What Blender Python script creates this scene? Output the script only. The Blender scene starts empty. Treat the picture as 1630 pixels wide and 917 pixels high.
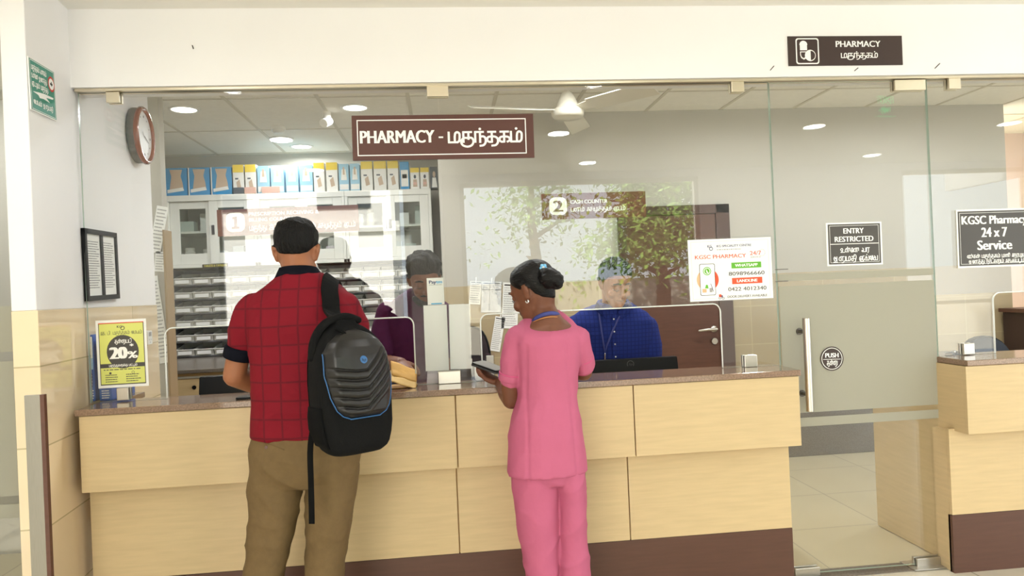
import bpy, math, random
import numpy as np
from mathutils import Vector, Matrix, noise
from mathutils.bvhtree import BVHTree

SC = bpy.context.scene
COL = SC.collection
random.seed(7)
PI = math.pi

# ------------------------------------------------------------------ camera
W, H, FPX = 1630, 917, 1150.0
CAM_D, CAM_Z, YAW, PIT, ROLL = 3.2718, 1.4099, .0959, .0021, -.0429
_f = np.array([math.sin(YAW)*math.cos(PIT), math.cos(YAW)*math.cos(PIT), math.sin(PIT)])
_r = np.array([math.cos(YAW), -math.sin(YAW), 0.]); _u = np.cross(_r, _f)
CR = _r*math.cos(ROLL)+_u*math.sin(ROLL); CU = -_r*math.sin(ROLL)+_u*math.cos(ROLL); CF = _f
CO = np.array([0, -CAM_D, CAM_Z])
cam = bpy.data.cameras.new('camera'); camo = bpy.data.objects.new('camera', cam); COL.objects.link(camo)
cam.sensor_width = 36.0; cam.lens = 36.0*FPX/W; cam.clip_start = .05; cam.clip_end = 200
M3 = Matrix(((CR[0], CU[0], -CF[0]), (CR[1], CU[1], -CF[1]), (CR[2], CU[2], -CF[2])))
camo.matrix_world = Matrix.Translation(Vector(CO)) @ M3.to_4x4()
SC.camera = camo

# ------------------------------------------------------------------ light and view
SC.view_settings.view_transform = 'Standard'; SC.view_settings.look = 'None'
SC.view_settings.gamma = 1.0; SC.view_settings.use_curve_mapping = False
EXPOSURE = -0.16
LOBBY_W, PHARM_W = 6.0, 16.0      # downlight power
SKY_STRENGTH = 4.5; SUN = 31.0
SC.view_settings.exposure = EXPOSURE
SC.cycles.transparent_max_bounces = 24
SC.cycles.max_bounces = 8
SC.cycles.sample_clamp_indirect = 6.0
SC.cycles.caustics_reflective = False; SC.cycles.caustics_refractive = False
world = bpy.data.worlds.new('sky'); SC.world = world; world.use_nodes = True
_bg = world.node_tree.nodes['Background']; _bg.inputs[0].default_value = (.84, .93, 1, 1); _bg.inputs[1].default_value = SKY_STRENGTH
_s = bpy.data.lights.new('sun', 'SUN'); _s.energy = SUN; _s.angle = .02; _s.color = (1, .97, .93)
_so = bpy.data.objects.new('sun', _s); COL.objects.link(_so)
_so.rotation_euler = (math.radians(-50), 0, math.radians(18))   # high sun from beyond the building, over its roof

def at(px, py, Y):
    d = CF+CR*(px-W/2)/FPX-CU*(py-H/2)/FPX
    return CO+d*((Y-CO[1])/d[1])
def atz(px, py, Z):
    d = CF+CR*(px-W/2)/FPX-CU*(py-H/2)/FPX
    return CO+d*((Z-CO[2])/d[2])
def atp(px, py, P0, n):
    d = CF+CR*(px-W/2)/FPX-CU*(py-H/2)/FPX
    return CO+d*(np.dot(np.array(P0)-CO, n)/np.dot(d, n))
def AX(px, py, Y): return float(at(px, py, Y)[0])
def AZ(px, py, Y): return float(at(px, py, Y)[2])

# ------------------------------------------------------------------ materials
def lin(c):
    if isinstance(c, str): c = [int(c[i:i+2], 16) for i in (0, 2, 4)]
    return tuple(((x/255)/12.92 if x/255 <= .04045 else ((x/255+.055)/1.055)**2.4) for x in c)
MATS = {}
class NT:
    def __init__(s, m): s.t = m.node_tree; s.n = s.t.nodes; s.l = s.t.links
    def new(s, typ, **kw):
        n = s.n.new(typ)
        for k, v in kw.items():
            if k in n.inputs.keys(): n.inputs[k].default_value = v
            else: setattr(n, k, v)
        return n
    def link(s, a, b): s.l.new(a, b)
def mat(name, col, rough=.5, metal=0., spec=.5, noise_amt=0., noise_scale=8., stretch=(1, 1, 1), bump=0., bump_scale=60., emit=0., coat=0., alpha=1., sheen=0., sss=0.):
    if name in MATS: return MATS[name]
    m = bpy.data.materials.new(name); m.use_nodes = True; N = NT(m); b = N.n['Principled BSDF']
    c = lin(col); b.inputs['Base Color'].default_value = (*c, 1); b.inputs['Roughness'].default_value = rough
    b.inputs['Metallic'].default_value = metal; b.inputs['Specular IOR Level'].default_value = spec
    if coat: b.inputs['Coat Weight'].default_value = coat; b.inputs['Coat Roughness'].default_value = .08
    if alpha < 1: b.inputs['Alpha'].default_value = alpha
    if sheen: b.inputs['Sheen Weight'].default_value = sheen; b.inputs['Sheen Roughness'].default_value = .5
    if sss:
        b.inputs['Subsurface Weight'].default_value = sss; b.inputs['Subsurface Radius'].default_value = (.012, .005, .003); b.inputs['Subsurface Scale'].default_value = 1.
    if emit: b.inputs['Emission Color'].default_value = (*c, 1); b.inputs['Emission Strength'].default_value = emit
    if noise_amt or bump:
        tc = N.new('ShaderNodeTexCoord'); mp = N.new('ShaderNodeMapping'); mp.inputs['Scale'].default_value = stretch
        N.link(tc.outputs['Object'], mp.inputs[0])
        if noise_amt:
            nz = N.new('ShaderNodeTexNoise', Scale=noise_scale, Detail=5.); N.link(mp.outputs[0], nz.inputs['Vector'])
            rp = N.new('ShaderNodeValToRGB'); N.link(nz.outputs['Fac'], rp.inputs[0])
            rp.color_ramp.elements[0].position = .3; rp.color_ramp.elements[1].position = .7
            rp.color_ramp.elements[0].color = (*[max(0, x*(1-noise_amt)) for x in c], 1); rp.color_ramp.elements[1].color = (*[min(1, x*(1+noise_amt)) for x in c], 1)
            N.link(rp.outputs[0], b.inputs['Base Color'])
        if bump:
            nb = N.new('ShaderNodeTexNoise', Scale=bump_scale, Detail=4.); N.link(mp.outputs[0], nb.inputs['Vector'])
            bp = N.new('ShaderNodeBump', Strength=bump, Distance=.01); N.link(nb.outputs['Fac'], bp.inputs['Height']); N.link(bp.outputs[0], b.inputs['Normal'])
    MATS[name] = m; return m

def glass_mat(name, tint, f0=.08, haze=0.):
    m = bpy.data.materials.new(name); m.use_nodes = True; N = NT(m); N.n.clear()
    out = N.new('ShaderNodeOutputMaterial'); tr = N.new('ShaderNodeBsdfTransparent'); tr.inputs[0].default_value = (*tint, 1)
    gl = N.new('ShaderNodeBsdfGlossy', Roughness=0.); mx = N.new('ShaderNodeMixShader')
    ge = N.new('ShaderNodeNewGeometry'); dt = N.new('ShaderNodeVectorMath', operation='DOT_PRODUCT')
    N.link(ge.outputs['Incoming'], dt.inputs[0]); N.link(ge.outputs['Normal'], dt.inputs[1])
    ab = N.new('ShaderNodeMath', operation='ABSOLUTE'); N.link(dt.outputs['Value'], ab.inputs[0])
    su = N.new('ShaderNodeMath', operation='SUBTRACT'); su.inputs[0].default_value = 1; N.link(ab.outputs[0], su.inputs[1])
    pw = N.new('ShaderNodeMath', operation='POWER'); N.link(su.outputs[0], pw.inputs[0]); pw.inputs[1].default_value = 5
    ma = N.new('ShaderNodeMath', operation='MULTIPLY_ADD'); N.link(pw.outputs[0], ma.inputs[0]); ma.inputs[1].default_value = 1-f0; ma.inputs[2].default_value = f0
    N.link(ma.outputs[0], mx.inputs[0]); N.link(tr.outputs[0], mx.inputs[1]); N.link(gl.outputs[0], mx.inputs[2])
    N.link(mx.outputs[0], out.inputs[0]); MATS[name] = m; return m

def film_mat(name, col, op):
    m = bpy.data.materials.new(name); m.use_nodes = True; N = NT(m); N.n.clear()
    out = N.new('ShaderNodeOutputMaterial'); tr = N.new('ShaderNodeBsdfTransparent')
    df = N.new('ShaderNodeBsdfDiffuse'); df.inputs[0].default_value = (*lin(col), 1)
    tl = N.new('ShaderNodeBsdfTranslucent'); tl.inputs[0].default_value = (*lin(col), 1)
    a = N.new('ShaderNodeMixShader', Fac=.5); N.link(df.outputs[0], a.inputs[1]); N.link(tl.outputs[0], a.inputs[2])
    b = N.new('ShaderNodeMixShader', Fac=op); N.link(tr.outputs[0], b.inputs[1]); N.link(a.outputs[0], b.inputs[2])
    N.link(b.outputs[0], out.inputs[0]); MATS[name] = m; return m

def tile_mat(name, col, mortar, bw, bh, rough, amt=.05, msize=.004, axes='XZ', off=.0, nscale=3.):
    m = bpy.data.materials.new(name); m.use_nodes = True; N = NT(m); b = N.n['Principled BSDF']
    tc = N.new('ShaderNodeTexCoord'); sp = N.new('ShaderNodeSeparateXYZ'); cb = N.new('ShaderNodeCombineXYZ'); N.link(tc.outputs['Object'], sp.inputs[0])
    N.link(sp.outputs[axes[0]], cb.inputs[0]); N.link(sp.outputs[axes[1]], cb.inputs[1])
    br = N.new('ShaderNodeTexBrick', Scale=1.); br.offset = off; br.inputs['Brick Width'].default_value = bw; br.inputs['Row Height'].default_value = bh
    br.inputs['Mortar Size'].default_value = msize; br.inputs['Mortar Smooth'].default_value = .1; br.inputs['Bias'].default_value = 0
    c = lin(col); br.inputs['Color1'].default_value = (*[x*(1-amt) for x in c], 1); br.inputs['Color2'].default_value = (*[min(1, x*(1+amt)) for x in c], 1); br.inputs['Mortar'].default_value = (*lin(mortar), 1)
    N.link(cb.outputs[0], br.inputs['Vector'])
    nz = N.new('ShaderNodeTexNoise', Scale=nscale, Detail=6.); N.link(tc.outputs['Object'], nz.inputs['Vector'])
    mr = N.new('ShaderNodeMapRange'); mr.inputs[3].default_value = .93; mr.inputs[4].default_value = 1.06; N.link(nz.outputs['Fac'], mr.inputs[0])
    mm = N.new('ShaderNodeMix', data_type='RGBA', blend_type='MULTIPLY'); mm.inputs[0].default_value = 1
    N.link(br.outputs['Color'], mm.inputs[6]); N.link(mr.outputs[0], mm.inputs[7]); N.link(mm.outputs[2], b.inputs['Base Color'])
    b.inputs['Roughness'].default_value = rough; MATS[name] = m; return m

def plaid_mat(name, base, line, period, width, soft=.5, rough=.8, amt=1., warp=.012):
    m = bpy.data.materials.new(name); m.use_nodes = True; N = NT(m); b = N.n['Principled BSDF']
    tc = N.new('ShaderNodeTexCoord'); nz = N.new('ShaderNodeTexNoise', Scale=5.); N.link(tc.outputs['Object'], nz.inputs['Vector'])
    ad = N.new('ShaderNodeVectorMath', operation='MULTIPLY_ADD'); N.link(nz.outputs['Color'], ad.inputs[0]); ad.inputs[1].default_value = (warp,)*3; N.link(tc.outputs['Object'], ad.inputs[2])
    sp = N.new('ShaderNodeSeparateXYZ'); N.link(ad.outputs[0], sp.inputs[0]); fs = []
    for ax in 'XZ':
        pp = N.new('ShaderNodeMath', operation='PINGPONG'); N.link(sp.outputs[ax], pp.inputs[0]); pp.inputs[1].default_value = period/2
        mr = N.new('ShaderNodeMapRange'); mr.inputs[1].default_value = width*soft; mr.inputs[2].default_value = width; mr.inputs[3].default_value = amt; mr.inputs[4].default_value = 0
        N.link(pp.outputs[0], mr.inputs[0]); fs.append(mr)
    mx = N.new('ShaderNodeMath', operation='MAXIMUM'); N.link(fs[0].outputs[0], mx.inputs[0]); N.link(fs[1].outputs[0], mx.inputs[1])
    mi = N.new('ShaderNodeMix', data_type='RGBA'); mi.inputs[6].default_value = (*lin(base), 1); mi.inputs[7].default_value = (*lin(line), 1)
    N.link(mx.outputs[0], mi.inputs[0]); N.link(mi.outputs[2], b.inputs['Base Color']); b.inputs['Roughness'].default_value = rough; b.inputs['Specular IOR Level'].default_value = .2
    nb = N.new('ShaderNodeTexNoise', Scale=9., Detail=3.); N.link(tc.outputs['Object'], nb.inputs['Vector'])
    bp = N.new('ShaderNodeBump', Strength=.35, Distance=.02); N.link(nb.outputs['Fac'], bp.inputs['Height']); N.link(bp.outputs[0], b.inputs['Normal'])
    MATS[name] = m; return m

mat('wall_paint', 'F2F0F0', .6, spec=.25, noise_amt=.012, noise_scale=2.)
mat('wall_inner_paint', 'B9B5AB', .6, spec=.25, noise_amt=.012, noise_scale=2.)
mat('ceiling_paint', 'EEEBE4', .8, spec=.15)
mat('ceiling_board', 'F6F3EA', .8, spec=.15, noise_amt=.03, noise_scale=30.)
mat('grid_metal', 'D2CCBC', .5)
mat('laminate', 'CDB58B', .42, spec=.4, noise_amt=.05, noise_scale=5., stretch=(1.2, 1.2, 14), bump=.02, bump_scale=40.)
mat('laminate_edge', 'CDA56C', .5)
mat('plinth_brown', '583A2D', .45, noise_amt=.09, noise_scale=5., stretch=(1.2, 1.2, 14))
mat('gap_dark', '3B2A1C', .8)
mat('granite', '8A705C', .12, noise_amt=.28, noise_scale=160., coat=.4)
mat('granite_dark', '6E655C', .2, noise_amt=.2, noise_scale=140.)
mat('steel', 'C9C4BA', .32, 1., noise_amt=.04, noise_scale=20., stretch=(40, 40, 1))
mat('steel_dark', '6F6A64', .35, 1.)
mat('satin_brass_steel', 'D8CDB6', .35, .9)
mat('steel_brushed', '9A968C', .4, 1., noise_amt=.08, noise_scale=20., stretch=(60, 60, 1))
mat('black_plastic', '0C0C0D', .5, spec=.2); mat('black_gloss', '0D0D0E', .15); mat('upright_brown', 'A08A6C', .5)
mat('dark_grey', '3A3A3C', .5)
mat('white_plastic', 'F0EFEA', .35); mat('white_paper', 'F6F5F1', .7, spec=.2); mat('cream_paper', 'ECE9DF', .7)
mat('print_black', '222020', .6); mat('print_grey', '6E6C6C', .6); mat('print_light', 'A5A3A0', .6)
mat('print_white', 'FBFAF6', .6); mat('sign_brown', '57332B', .45, spec=.4); mat('sign_brown_light', '6F3A2B', .45)
mat('sign_dark', '3A2A26', .45); mat('sign_char', '4A4642', .5)
mat('cabinet_steel', 'E6E6DF', .4); mat('cabinet_inside', 'B9B9B2', .6); mat('rack_grey', '77787B', .55)
mat('bin_plastic', 'DEDCD4', .35); mat('door_wood', '5A382A', .4, noise_amt=.12, noise_scale=4., stretch=(1.5, 1.5, 12)); mat('door_frame', '4A2F26', .4)
glass_mat('glass', (.975, .985, .978), .055)
glass_mat('glass_cabinet', (.93, .95, .94), .03); glass_mat('acrylic', (.96, .97, .97), .04)
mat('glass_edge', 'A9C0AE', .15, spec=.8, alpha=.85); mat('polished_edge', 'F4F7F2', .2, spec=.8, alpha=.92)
film_mat('frosted_film', 'CBC9BB', .9); film_mat('plastic_sleeve', 'E8EAEC', .35)
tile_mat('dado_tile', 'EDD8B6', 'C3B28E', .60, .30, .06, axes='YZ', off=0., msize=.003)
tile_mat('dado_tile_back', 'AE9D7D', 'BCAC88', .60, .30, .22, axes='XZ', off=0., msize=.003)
tile_mat('floor_tile_light', 'CFC2A2', 'B7AE98', .60, .60, .16, axes='XY', amt=.03, msize=.004)
tile_mat('floor_tile', 'D6CDB8', 'A79E88', .60, .60, .16, axes='XY', amt=.03, msize=.004)

# ------------------------------------------------------------------ mesh helpers
class MB:
    """collects shapes; every face keeps the index of its material"""
    def __init__(s): s.v = []; s.f = []; s.mi = []
    def add(s, V, F, mi=0):
        o = len(s.v); s.v += [tuple(map(float, p)) for p in V]; s.f += [tuple(i+o for i in q) for q in F]; s.mi += [mi]*len(F); return s
    def box(s, x0, x1, y0, y1, z0, z1, mi=0):
        V = [(x, y, z) for z in (z0, z1) for y in (y0, y1) for x in (x0, x1)]
        return s.add(V, [(0, 2, 3, 1), (4, 5, 7, 6), (0, 1, 5, 4), (2, 6, 7, 3), (0, 4, 6, 2), (1, 3, 7, 5)], mi)
    def hexa(s, b, t, mi=0):
        """a block from 4 bottom and 4 top corners (counter-clockwise from above)"""
        return s.add(list(b)+list(t), [(3, 2, 1, 0), (4, 5, 6, 7), (0, 1, 5, 4), (1, 2, 6, 5), (2, 3, 7, 6), (3, 0, 4, 7)], mi)
    def prism(s, pts, z0, z1, mi=0, axis='Z', mi_side=None):
        n = len(pts)
        def P(a, b, c): return {'Z': (a, b, c), 'Y': (a, c, b), 'X': (c, a, b)}[axis]
        V = [P(a, b, z0) for a, b in pts]+[P(a, b, z1) for a, b in pts]
        s.add(V, [tuple(range(n))[::-1], tuple(range(n, 2*n))], mi)
        o = len(s.v)-2*n
        for i in range(n):
            j = (i+1) % n; s.f.append((o+i, o+j, o+n+j, o+n+i)); s.mi.append(mi if mi_side is None else mi_side)
        return s
    def cyl(s, a, b, r, n=20, r2=None, mi=0):
        V, F = tube([a, b], [r, r if r2 is None else r2], n, flat=True); return s.add(V, F, mi)
    def tube(s, pts, r, n=10, mi=0, flat=False, closed=False):
        if not isinstance(r, (list, tuple)): r = [r]*len(pts)
        V, F = tube(pts, r, n, flat=flat, closed=closed); return s.add(V, F, mi)
    def ball(s, c, r, n=14, mi=0):
        r = (r, r, r) if not isinstance(r, (tuple, list)) else r
        V, F = ball(c, r, n); return s.add(V, F, mi)

def tube(pts, rads, n=14, ref=None, flat=False, closed=False):
    """a swept tube; each radius is a number or (side, other); rounded ends unless flat"""
    P = [np.array(p, float) for p in pts]; R = [(r, r) if not isinstance(r, (tuple, list)) else r for r in rads]
    m = len(P); T = []
    for i in range(m):
        if closed: a = P[(i+1) % m]-P[i-1]
        else: a = P[min(i+1, m-1)]-P[max(i-1, 0)]
        T.append(a/(np.linalg.norm(a)+1e-12))
    up = np.array(ref if ref is not None else ((0, 0, 1.) if abs(T[0][2]) < .9 else (0, 1., 0)), float)
    rings = []
    def ring(c, t, up, rx, ry):
        a = up-t*np.dot(up, t); a /= np.linalg.norm(a)+1e-12; b = np.cross(t, a)
        return [c+a*ry*math.sin(2*PI*k/n)+b*rx*math.cos(2*PI*k/n) for k in range(n)], a
    ends = []
    for i in range(m):
        r, up2 = ring(P[i], T[i], up, *R[i])
        if ref is None: up = up2
        if not flat and not closed and i == 0:
            for q in (.86, .5): rings.append(ring(P[i]-T[i]*q*min(R[i]), T[i], up, R[i][0]*math.sqrt(1-q*q), R[i][1]*math.sqrt(1-q*q))[0])
        rings.append(r)
        if not flat and not closed and i == m-1:
            for q in (.5, .86): rings.append(ring(P[i]+T[i]*q*min(R[i]), T[i], up, R[i][0]*math.sqrt(1-q*q), R[i][1]*math.sqrt(1-q*q))[0])
    return loft(rings, closed)
def loft(rings, closed=False):
    n = len(rings[0]); V = [p for r in rings for p in r]; F = []
    L = len(rings)
    for i in range(L if closed else L-1):
        for k in range(n):
            a, b = i*n+k, i*n+(k+1) % n; j = (i+1) % L
            F.append((a, b, j*n+(k+1) % n, j*n+k))
    if not closed: F += [tuple(range(n))[::-1], tuple(range((L-1)*n, L*n))]
    return V, F
def ball(c, r, n=14):
    rings = []; m = max(6, n//2+2)
    for i in range(1, m):
        t = -PI/2+PI*i/m
        rings.append([(c[0]+r[0]*math.cos(t)*math.cos(2*PI*k/n), c[1]+r[1]*math.cos(t)*math.sin(2*PI*k/n), c[2]+r[2]*math.sin(t)) for k in range(n)])
    return loft(rings)
def ell(c, rx, ry, n=28, yaw=0., e=2.3, tilt=0.):
    """a level ring, superellipse"""
    out = []
    for k in range(n):
        t = 2*PI*k/n; x = rx*math.copysign(abs(math.cos(t))**(2/e), math.cos(t)); y = ry*math.copysign(abs(math.sin(t))**(2/e), math.sin(t))
        X = x*math.cos(yaw)-y*math.sin(yaw); Y = x*math.sin(yaw)+y*math.cos(yaw)
        out.append((c[0]+X, c[1]+Y, c[2]+tilt*y))
    return out

def woff(p):
    o = Vector((0, 0, 0))
    while p: o += p.location; p = p.parent
    return o
def link(name, me, parent=None): 
    o = bpy.data.objects.new(name, me); COL.objects.link(o)
    if parent is not None: o.parent = parent
    return o
def build(name, mb, mats, parent=None, smooth=False, bevel=0., local=False, kind=None, loc=None, label=None, segs=2):
    """links one mesh object; world coordinates unless local"""
    if not isinstance(mats, (list, tuple)): mats = [mats]
    off = Vector((0, 0, 0)) if local else (woff(parent) if parent is not None else Vector([float(q) for q in (loc if loc is not None else (0, 0, 0))]))
    me = bpy.data.meshes.new(name); me.from_pydata([Vector(v)-off for v in mb.v], [], mb.f)
    for m in mats: me.materials.append(MATS[m] if isinstance(m, str) else m)
    me.polygons.foreach_set('material_index', mb.mi)
    if smooth: me.polygons.foreach_set('use_smooth', [True]*len(mb.f))
    me.update()
    o = link(name, me, parent)
    if parent is None and not local: o.location = off
    if bevel:
        bv = o.modifiers.new('edge', 'BEVEL'); bv.width = bevel; bv.segments = segs; bv.limit_method = 'ANGLE'; bv.angle_limit = math.radians(40)
    if kind: o['kind'] = kind
    if label: o['label'] = label
    return o
def thing(name, label, cat, loc=(0, 0, 0), group=None):
    o = bpy.data.objects.new(name, None); COL.objects.link(o); o.location = Vector([float(x) for x in loc]); o.empty_display_size = .1
    return tag(o, label, cat, group)
def tag(o, label, cat, group=None):
    o['label'] = label; o['category'] = cat
    if group: o['group'] = group
    return o
def struct(name, mb, mats, **k): return build(name, mb, mats, kind='structure', **k)
def B(x0, x1, y0, y1, z0, z1): return MB().box(x0, x1, y0, y1, z0, z1)

# ------------------------------------------------------------------ lettering
_cu = bpy.data.curves.new('lettering', 'FONT'); _cu.resolution_u = 3; _to = bpy.data.objects.new('lettering', _cu); COL.objects.link(_to)
_cache = {}
def glyphs(s):
    if s in _cache: return _cache[s]
    _cu.body = s; dg = bpy.context.evaluated_depsgraph_get(); dg.update()
    ev = _to.evaluated_get(dg); me = ev.to_mesh()
    V = [(v.co.x, v.co.y) for v in me.vertices]; F = [tuple(p.vertices) for p in me.polygons]; ev.to_mesh_clear()
    _cache[s] = (V, F); return V, F
CAP = max(v[1] for v in glyphs('H')[0])
# Tamil letters as pen strokes on a unit grid: (advance, strokes); a stroke starting with 's' is smoothed
_T = {
 'ம': (1.2, [[(0, 1), (0, 0), (.8, 0)], 's', [(.55, 0), (.55, .55), (.62, .9), (.8, 1), (.98, .85), (1, .5), (.95, .15), (.78, 0)]]),
 'ர': (.85, [[(0, 0), (0, 1), (.75, 1)], [(.5, 1), (.5, 0), (.3, -.3)]]),
 'ரு': (1.25, [[(.15, 0), (.15, 1), (.9, 1)], [(.62, 1), (.62, .3)], 's', [(.45, .42), (.9, .42), (1.08, .1), (.92, -.3), (.5, -.45), (.08, -.3), (-.06, .05), (.15, .4), (.5, .42)]]),
 'ந': (1.1, [[(0, 0), (0, 1), (.75, 1)], [(.45, 1), (.45, -.02)], 's', [(.45, .52), (.75, .55), (.95, .35), (.95, -.05), (.75, -.32), (.45, -.38)]]),
 'த': (1.15, [[(.1, 1), (.8, 1)], [(.45, 1), (.45, 0)], 's', [(.45, 0), (.2, 0), (.02, .15), (.05, .4), (.25, .52), (.7, .52), (.98, .32), (1, -.05), (.8, -.32), (.45, -.38)]]),
 'க': (1.1, [[(.1, 1), (.85, 1)], [(.45, 1), (.45, 0)], 's', [(.45, 0), (.2, 0), (.02, .15), (.05, .38), (.25, .5), (.7, .5), (.95, .36), (.95, .12), (.75, 0)]]),
 'ப': (1.0, [[(0, 1), (0, 0), (.78, 0), (.78, 1)]]),
 'ட': (.95, [[(0, 1), (0, 0), (.8, 0)]]),
 'ண': (1.75, ['s', [(.25, .1), (.05, .15), (0, .5), (.2, .9), (.45, .8), (.5, .3), (.35, 0)], 's', [(.5, .5), (.65, .95), (.9, .9), (.95, .4), (.9, 0)], [(.9, 1), (1.6, 1)], [(1.2, 1), (1.2, 0)]]),
 'ன': (1.35, ['s', [(.25, .1), (.05, .15), (0, .5), (.2, .9), (.45, .8), (.5, .3), (.45, 0)], [(.45, 1), (1.2, 1)], [(.85, 1), (.85, 0)]]),
 'ச': (1.0, [[(.1, 1), (.8, 1)], [(.45, 1), (.45, 0)], 's', [(.45, 0), (.2, 0), (.02, .15), (.05, .38), (.25, .5), (.6, .5), (.8, .62)]]),
 'ல': (1.15, ['s', [(.4, .45), (.25, .62), (.05, .5), (.0, .2), (.15, 0), (.4, 0)], 's', [(.4, 0), (.5, .5), (.4, .8), (.2, .95)], [(.35, 0), (.95, 0), (.95, 1)]]),
 'ள': (1.4, ['s', [(.25, .1), (.05, .15), (0, .5), (.2, .9), (.45, .8), (.5, .3), (.45, 0)], [(.45, 1), (1.2, 1)], [(.8, 1), (.8, 0)], [(1.2, 1), (1.2, .3)]]),
 'வ': (1.2, ['s', [(.3, .3), (.1, .35), (0, .15), (.2, 0), (.4, .2), (.4, .7), (.2, .95)], [(.3, 0), (1.0, 0), (1.0, 1)]]),
 'ற': (1.1, [[(0, 0), (0, 1)], 's', [(0, .6), (.2, .95), (.45, .9), (.5, .5), (.5, 0)], 's', [(.5, .6), (.7, .95), (.9, .8), (.95, .3), (.8, -.2), (.4, -.35)]]),
 'ய': (1.15, [[(0, 1), (0, 0), (.95, 0), (.95, 1)], [(.5, 0), (.5, .6)]]),
 'ங': (1.2, [[(0, 1), (0, 0), (.5, 0)], [(0, 1), (.9, 1)], [(.6, 1), (.6, .3), (1, .3), (1, .9)]]),
 'ஷ': (1.4, [[(0, 1), (0, 0), (.5, 0), (.5, 1)], 's', [(.5, .5), (.8, .9), (1.1, .7), (1.2, .1), (.9, -.3)]]),
 'இ': (1.3, ['s', [(.5, .4), (.3, .5), (.25, .2), (.5, .1), (.7, .4), (.6, .8), (.3, .9), (.05, .6), (.05, .1), (.4, -.25), (.9, -.2), (1.1, .2)], [(.8, 0), (.8, 1), (1.15, 1)]]),
 'உ': (1.2, ['s', [(.35, .45), (.15, .5), (.1, .8), (.4, 1), (.6, .75), (.5, .3), (.15, 0)], [(.1, 0), (1.1, 0)]]),
 'அ': (1.3, ['s', [(.3, .5), (.5, .7), (.3, .95), (.08, .7), (.15, .2), (.45, 0), (.7, .2), (.75, .5)], [(.0, -.25), (.9, -.25)], [(.8, 1), (.8, 0)], [(.4, .5), (.8, .5)]]),
 'எ': (1.2, ['s', [(.3, .2), (.1, .2), (.1, .6), (.3, .9), (.5, .6), (.4, 0)], [(.4, 0), (1.1, 0)], [(.6, 1), (1.1, 1)], [(.85, 1), (.85, 0)]]),
 'ெ': (.75, ['s', [(.3, .2), (.1, .28), (0, .1), (.15, 0), (.32, .15), (.2, .6), (.3, .95), (.5, .95), (.58, .6), (.58, 0)]]),
 'ே': (.75, ['s', [(.3, .5), (.1, .4), (.05, .1), (.3, 0), (.4, .2), (.2, .7), (.3, 1.05), (.5, 1.0), (.58, .6), (.58, 0)]]),
 'ை': (.9, ['s', [(.1, .2), (.0, .6), (.2, .95), (.35, .6), (.3, .1), (.45, 0), (.6, .5), (.55, .95), (.75, .9), (.75, 0)]]),
 'ா': (.7, [[(0, 0), (0, 1), (.5, 1), (.5, 0)]]),
 '-': (.7, [[(.05, .45), (.45, .45)]]), ' ': (.6, []), '.': (.4, [[(.1, 0), (.12, .02)]]),
}
def _smooth(p, k=4):
    out = []
    for i in range(len(p)-1):
        a, b, c, d = p[max(i-1, 0)], p[i], p[i+1], p[min(i+2, len(p)-1)]
        for j in range(k):
            t = j/k
            out.append(tuple(.5*(2*b[m]+(c[m]-a[m])*t+(2*a[m]-5*b[m]+4*c[m]-d[m])*t*t+(3*b[m]-a[m]-3*c[m]+d[m])*t**3) for m in (0, 1)))
    return out+[p[-1]]
def tamil(s, w=.15, k=3):
    """Tamil text in written order -> pen-stroke mesh of unit letter height"""
    V, F = [], []; x = 0
    def stroke(p, x0):
        for i in range(len(p)-1):
            a = np.array(p[i], float); b = np.array(p[i+1], float); d = b-a; L = np.linalg.norm(d)
            if L < 1e-6: continue
            d /= L; nn = np.array((-d[1], d[0]))*w/2; a = a-d*w*.35; b = b+d*w*.35; o = len(V)
            V.extend([(q[0]+x0, q[1]) for q in (a+nn, a-nn, b-nn, b+nn)]); F.append((o, o+1, o+2, o+3))
    def put(g):
        nonlocal x
        adv, st = _T[g]; sm = False
        for q in st:
            if q == 's': sm = True; continue
            stroke(_smooth(q, k) if sm else q, x); sm = False
        x += adv; return adv
    i = 0; cl = []
    while i < len(s):
        c = s[i]; m = ''
        while i+1 < len(s) and s[i+1] in 'ாிீுூெேைொோௌ்': m += s[i+1]; i += 1
        cl.append((c, m)); i += 1
    for c, m in cl:
        for pre, sg in (('ெ', 'ெ'), ('ே', 'ே'), ('ை', 'ை'), ('ொ', 'ெ'), ('ோ', 'ே')):
            if m == pre: put(sg)
        if c == 'ர' and m == 'ு': put('ரு'); continue
        x0 = x; adv = put(c if c in _T else 'ப'); cx = x0+(adv-.2)/2
        if m == '்':
            o = len(V); V.extend([(cx+.13*math.cos(2*PI*q/8), 1.3+.13*math.sin(2*PI*q/8)) for q in range(8)]); F.append(tuple(range(o, o+8)))
        elif m in ('ி', 'ீ') and m:
            stroke(_smooth([(adv-.2, 0), (adv, .6), (adv, 1.15), (adv-.3, 1.4), (adv-.5, 1.15)], k), x0); x += .2
        elif m in ('ு', 'ூ') and m:
            stroke([(adv-.2, 0), (adv+.15, 0), (adv+.15, 1)], x0); x += .35
            stroke(_smooth([(adv-.2, 0), (adv-.3, -.35), (adv-.7, -.4)], k), x0)
        elif m in ('ா', 'ொ', 'ோ') and m: put('ா')
    return V, F

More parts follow.
